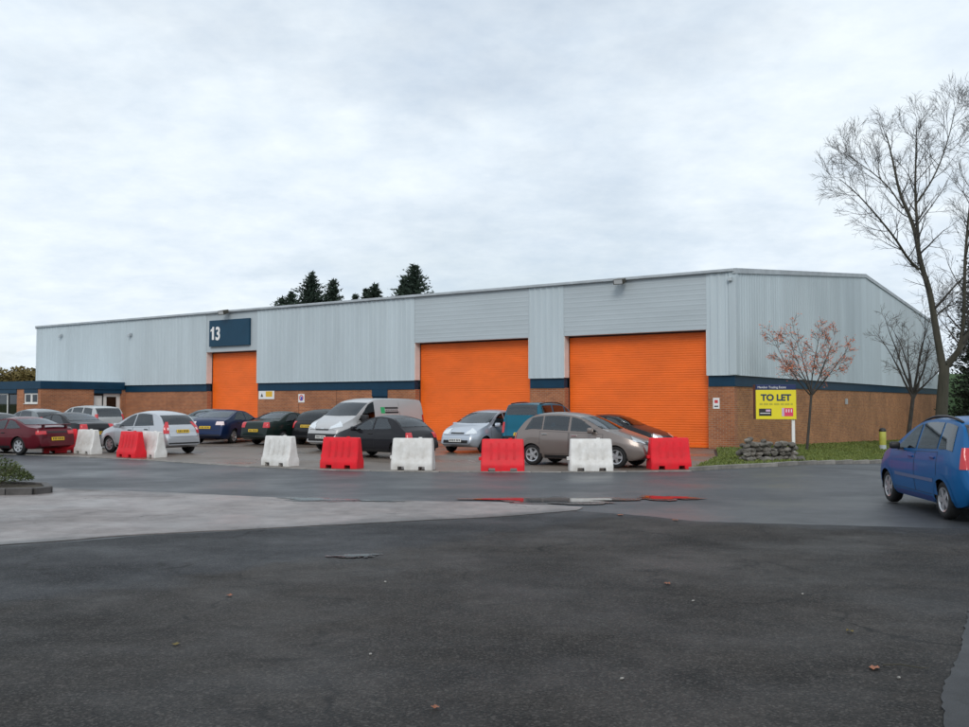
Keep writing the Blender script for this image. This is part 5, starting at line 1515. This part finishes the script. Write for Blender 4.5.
# autumn trees beyond the office
def broadleaf(x, y, hgt, rad, seed, label, m, group, n=2600, q=.17):
    e = put(empty('autumn_tree'), (x, y, 0)); tag(e, label, 'tree', group)
    r = random.Random(seed); tk = MB()
    tk.tube([(0, 0, -.2), (.05, 0, hgt * .35), (0, .05, hgt * .6)], [.16, .12, .06], 7)
    lobes = []
    for k in range(9):
        a = r.uniform(0, 6.28); d = rad * r.uniform(.15, .75); c = Vector((d * math.cos(a), d * math.sin(a), hgt * r.uniform(.42, .85)))
        tk.tube([(0, 0, hgt * .3), c * .6 + Vector((0, 0, hgt * .12)), c], [.07, .04, .015], 5)
        lobes.append((c, rad * r.uniform(.32, .5)))
    tk.build('trunk', 'bark_grey', e, smooth=True)
    cr = MB()
    for _ in range(n):
        c, s = r.choice(lobes); v = Vector((r.gauss(0, 1), r.gauss(0, 1), r.gauss(0, 1))).normalized() * s * (r.random() ** .4)
        p = c + v; u = Vector((r.gauss(0, 1), r.gauss(0, 1), r.gauss(0, 1))).normalized(); w_ = u.orthogonal().normalized(); k = q * r.uniform(.6, 1.3)
        cr.add([p - u * k, p + w_ * k * .6, p + u * k, p - w_ * k * .6], [(0, 1, 2, 3)])
    cr.build('crown', m, e)
for k, (a, b, Y, rd, lab) in enumerate([(4, 364, 96, 2.2, 'yellow brown autumn tree seen over the office roof'), (20, 368, 99, 2.0, 'lower autumn tree between two others over the office roof'), (32, 362, 96, 1.7, 'narrow autumn tree beside the end of the grey cladding'), (-14, 366, 98, 2.4, 'broad autumn tree half out of view over the office roof')]):
    broadleaf((a - 484.5) / 935 * Y, Y, 1.82 + (402 - b) * Y / 935, rd, 70 + k, lab, 'leaf_autumn', 'autumn trees beyond the office')

# shrub on the island
sh = put(empty('shrub'), (-10.8, 19.4, .11)); tag(sh, 'low rounded green shrub in the kerbed planting bed', 'shrub')
r = random.Random(8); st = MB(); lf = MB()
for k in range(70):
    a = r.uniform(0, 6.28); q = r.random() ** .5; ex, ey = 1.35 * q * math.cos(a), .75 * q * math.sin(a)
    top = Vector((ex, ey, .20 + .40 * (1 - q * q) ** .5 * r.uniform(.75, 1.15)))
    b0 = Vector((ex * .55, ey * .55, 0))
    p = [b0, b0.lerp(top, .5) + Vector((r.gauss(0, .03), r.gauss(0, .03), .03)), top]
    st.tube(p, [.010, .007, .003], 4)
for k in range(7500):
    a = r.uniform(0, 6.28); q = r.random() ** .5; rr = r.random() ** .35
    zt = .10 + .50 * max(0, 1 - q ** 2.4) * (1 + .22 * math.sin(5 * a + 9 * q) + .15 * math.sin(11 * a))
    p = Vector((1.42 * q * math.cos(a), .82 * q * math.sin(a), .03 + zt * rr))
    u = (Vector((math.cos(a) * q, math.sin(a) * q, .6)) + Vector((r.gauss(0, .6), r.gauss(0, .6), r.gauss(0, .5)))).normalized(); w_ = u.orthogonal().normalized()
    w_ = Matrix.Rotation(r.uniform(0, 6.28), 3, u) @ w_; s = r.uniform(.02, .042)
    lf.add([p, p + u * s + w_ * s * .35, p + u * s * 2, p + u * s - w_ * s * .35], [(0, 1, 2, 3)])
st.build('stems', 'bark_twig', sh); tag(lf.build('leaves', 'shrub_leaf', sh), kind='stuff')

# ------------------------------------------------------------------ fallen leaves and litter on the tarmac
r = random.Random(3)
mat('leaf_fallen', (0.34, 0.12, 0.05), 0.6, col2=(0.18, 0.06, 0.03), vscale=20)
LEAVES = [(2.17, 15.06, 'orange leaf lying at the tip of the concrete', .10, 'leaf_fallen'), (2.92, 14.4, 'orange leaf on worn tarmac below the long puddle', .08, 'leaf_fallen'), (1.82, 9.39, 'curled orange leaf alone on the worn tarmac', .055, 'leaf_fallen'), (2.88, 7.45, 'yellow leaf with upturned edge near the twig', .05, 'leaf_autumn'),
          (2.65, 6.44, 'pinkish leaf beside the thin twig', .07, 'leaf_fallen'), (-2.38, 8.82, 'brown leaf on the dark tarmac', .05, 'leaf_fallen'), (-2.3, 7.06, 'olive leaf on the dark tarmac', .05, 'leaf_autumn'), (-0.29, 5.61, 'orange leaf at the near edge of the yard', .04, 'leaf_fallen')]
for x, y, lab, s, m in LEAVES:
    mb = MB(); n = 12; vs = [(0, 0, .012)]
    for k in range(n):
        a = 6.283 * k / n; q = s * .5 * (1 + .15 * math.cos(5 * a) + r.uniform(-.1, .1)); vs.append((q * math.cos(a) * 1.25, q * math.sin(a), .004 + .018 * abs(math.sin(a * 1.5)) * r.random()))
    mb.add(vs, [(0, 1 + k, 1 + (k + 1) % n) for k in range(n)])
    tag(put(mb.build('fallen_leaf', m), (x, y, .012), r.uniform(0, 6)), lab, 'leaf', 'leaves fallen on the tarmac')
tw = MB(); tw.tube([(-.13, 0, .008), (-.02, .02, .014), (.1, -.02, .01), (.16, .0, .008)], [.005, .005, .004, .002], 5)
tag(put(tw.build('twig', 'bark'), (2.86, 6.46, .012), -.25), 'thin brown twig lying beside a pinkish leaf', 'twig')
mat('chip', (0.30, 0.29, 0.27), 0.9, var=.3)
CH = [(.9, 6.2), (2.72, 6.22), (-.82, 6.8), (1.9, 8.6), (-1.0, 9.5), (3.0, 8.9)]
for k, (x, y) in enumerate(CH):
    me = stone(.016, .012, .008, 200 + k); me.materials.clear(); me.materials.append(MATS['chip'])
    o = bpy.data.objects.new('stone_chip', me); COL.objects.link(o); put(o, (x, y, .014), r.uniform(0, 6))
    tag(o, 'small pale stone chip lying loose on the dark tarmac', 'stone', 'pale stone chips on the tarmac')

# ------------------------------------------------------------------ unseen hedge added behind the viewpoint to darken reflections and low sky
mb = MB(); r = random.Random(55)
for k in range(150):
    a = R(188 + 164 * k / 149) + r.uniform(-.01, .01); d = 62 + r.uniform(-6, 10)
    cx, cy = d * math.cos(a), d * math.sin(a) + 5; hh = r.uniform(4.0, 7.5); rr = r.uniform(2.2, 3.8)
    for q in range(60):
        v = Vector((r.gauss(0, 1), r.gauss(0, 1), r.gauss(0, 1))).normalized() * (r.random() ** .4)
        p = Vector((cx + v.x * rr, cy + v.y * rr, hh * .5 + v.z * hh * .5)); u = Vector((r.gauss(0, 1), r.gauss(0, 1), r.gauss(0, 1))).normalized(); w_ = u.orthogonal().normalized()
        mb.add([p - u * .9, p + w_ * .6, p + u * .9, p - w_ * .6], [(0, 1, 2, 3)])
tag(mb.build('added_hedge', 'needle_deep'), 'dark hedge added out of view behind the camera for car windows to reflect', 'hedge', kind='stuff')
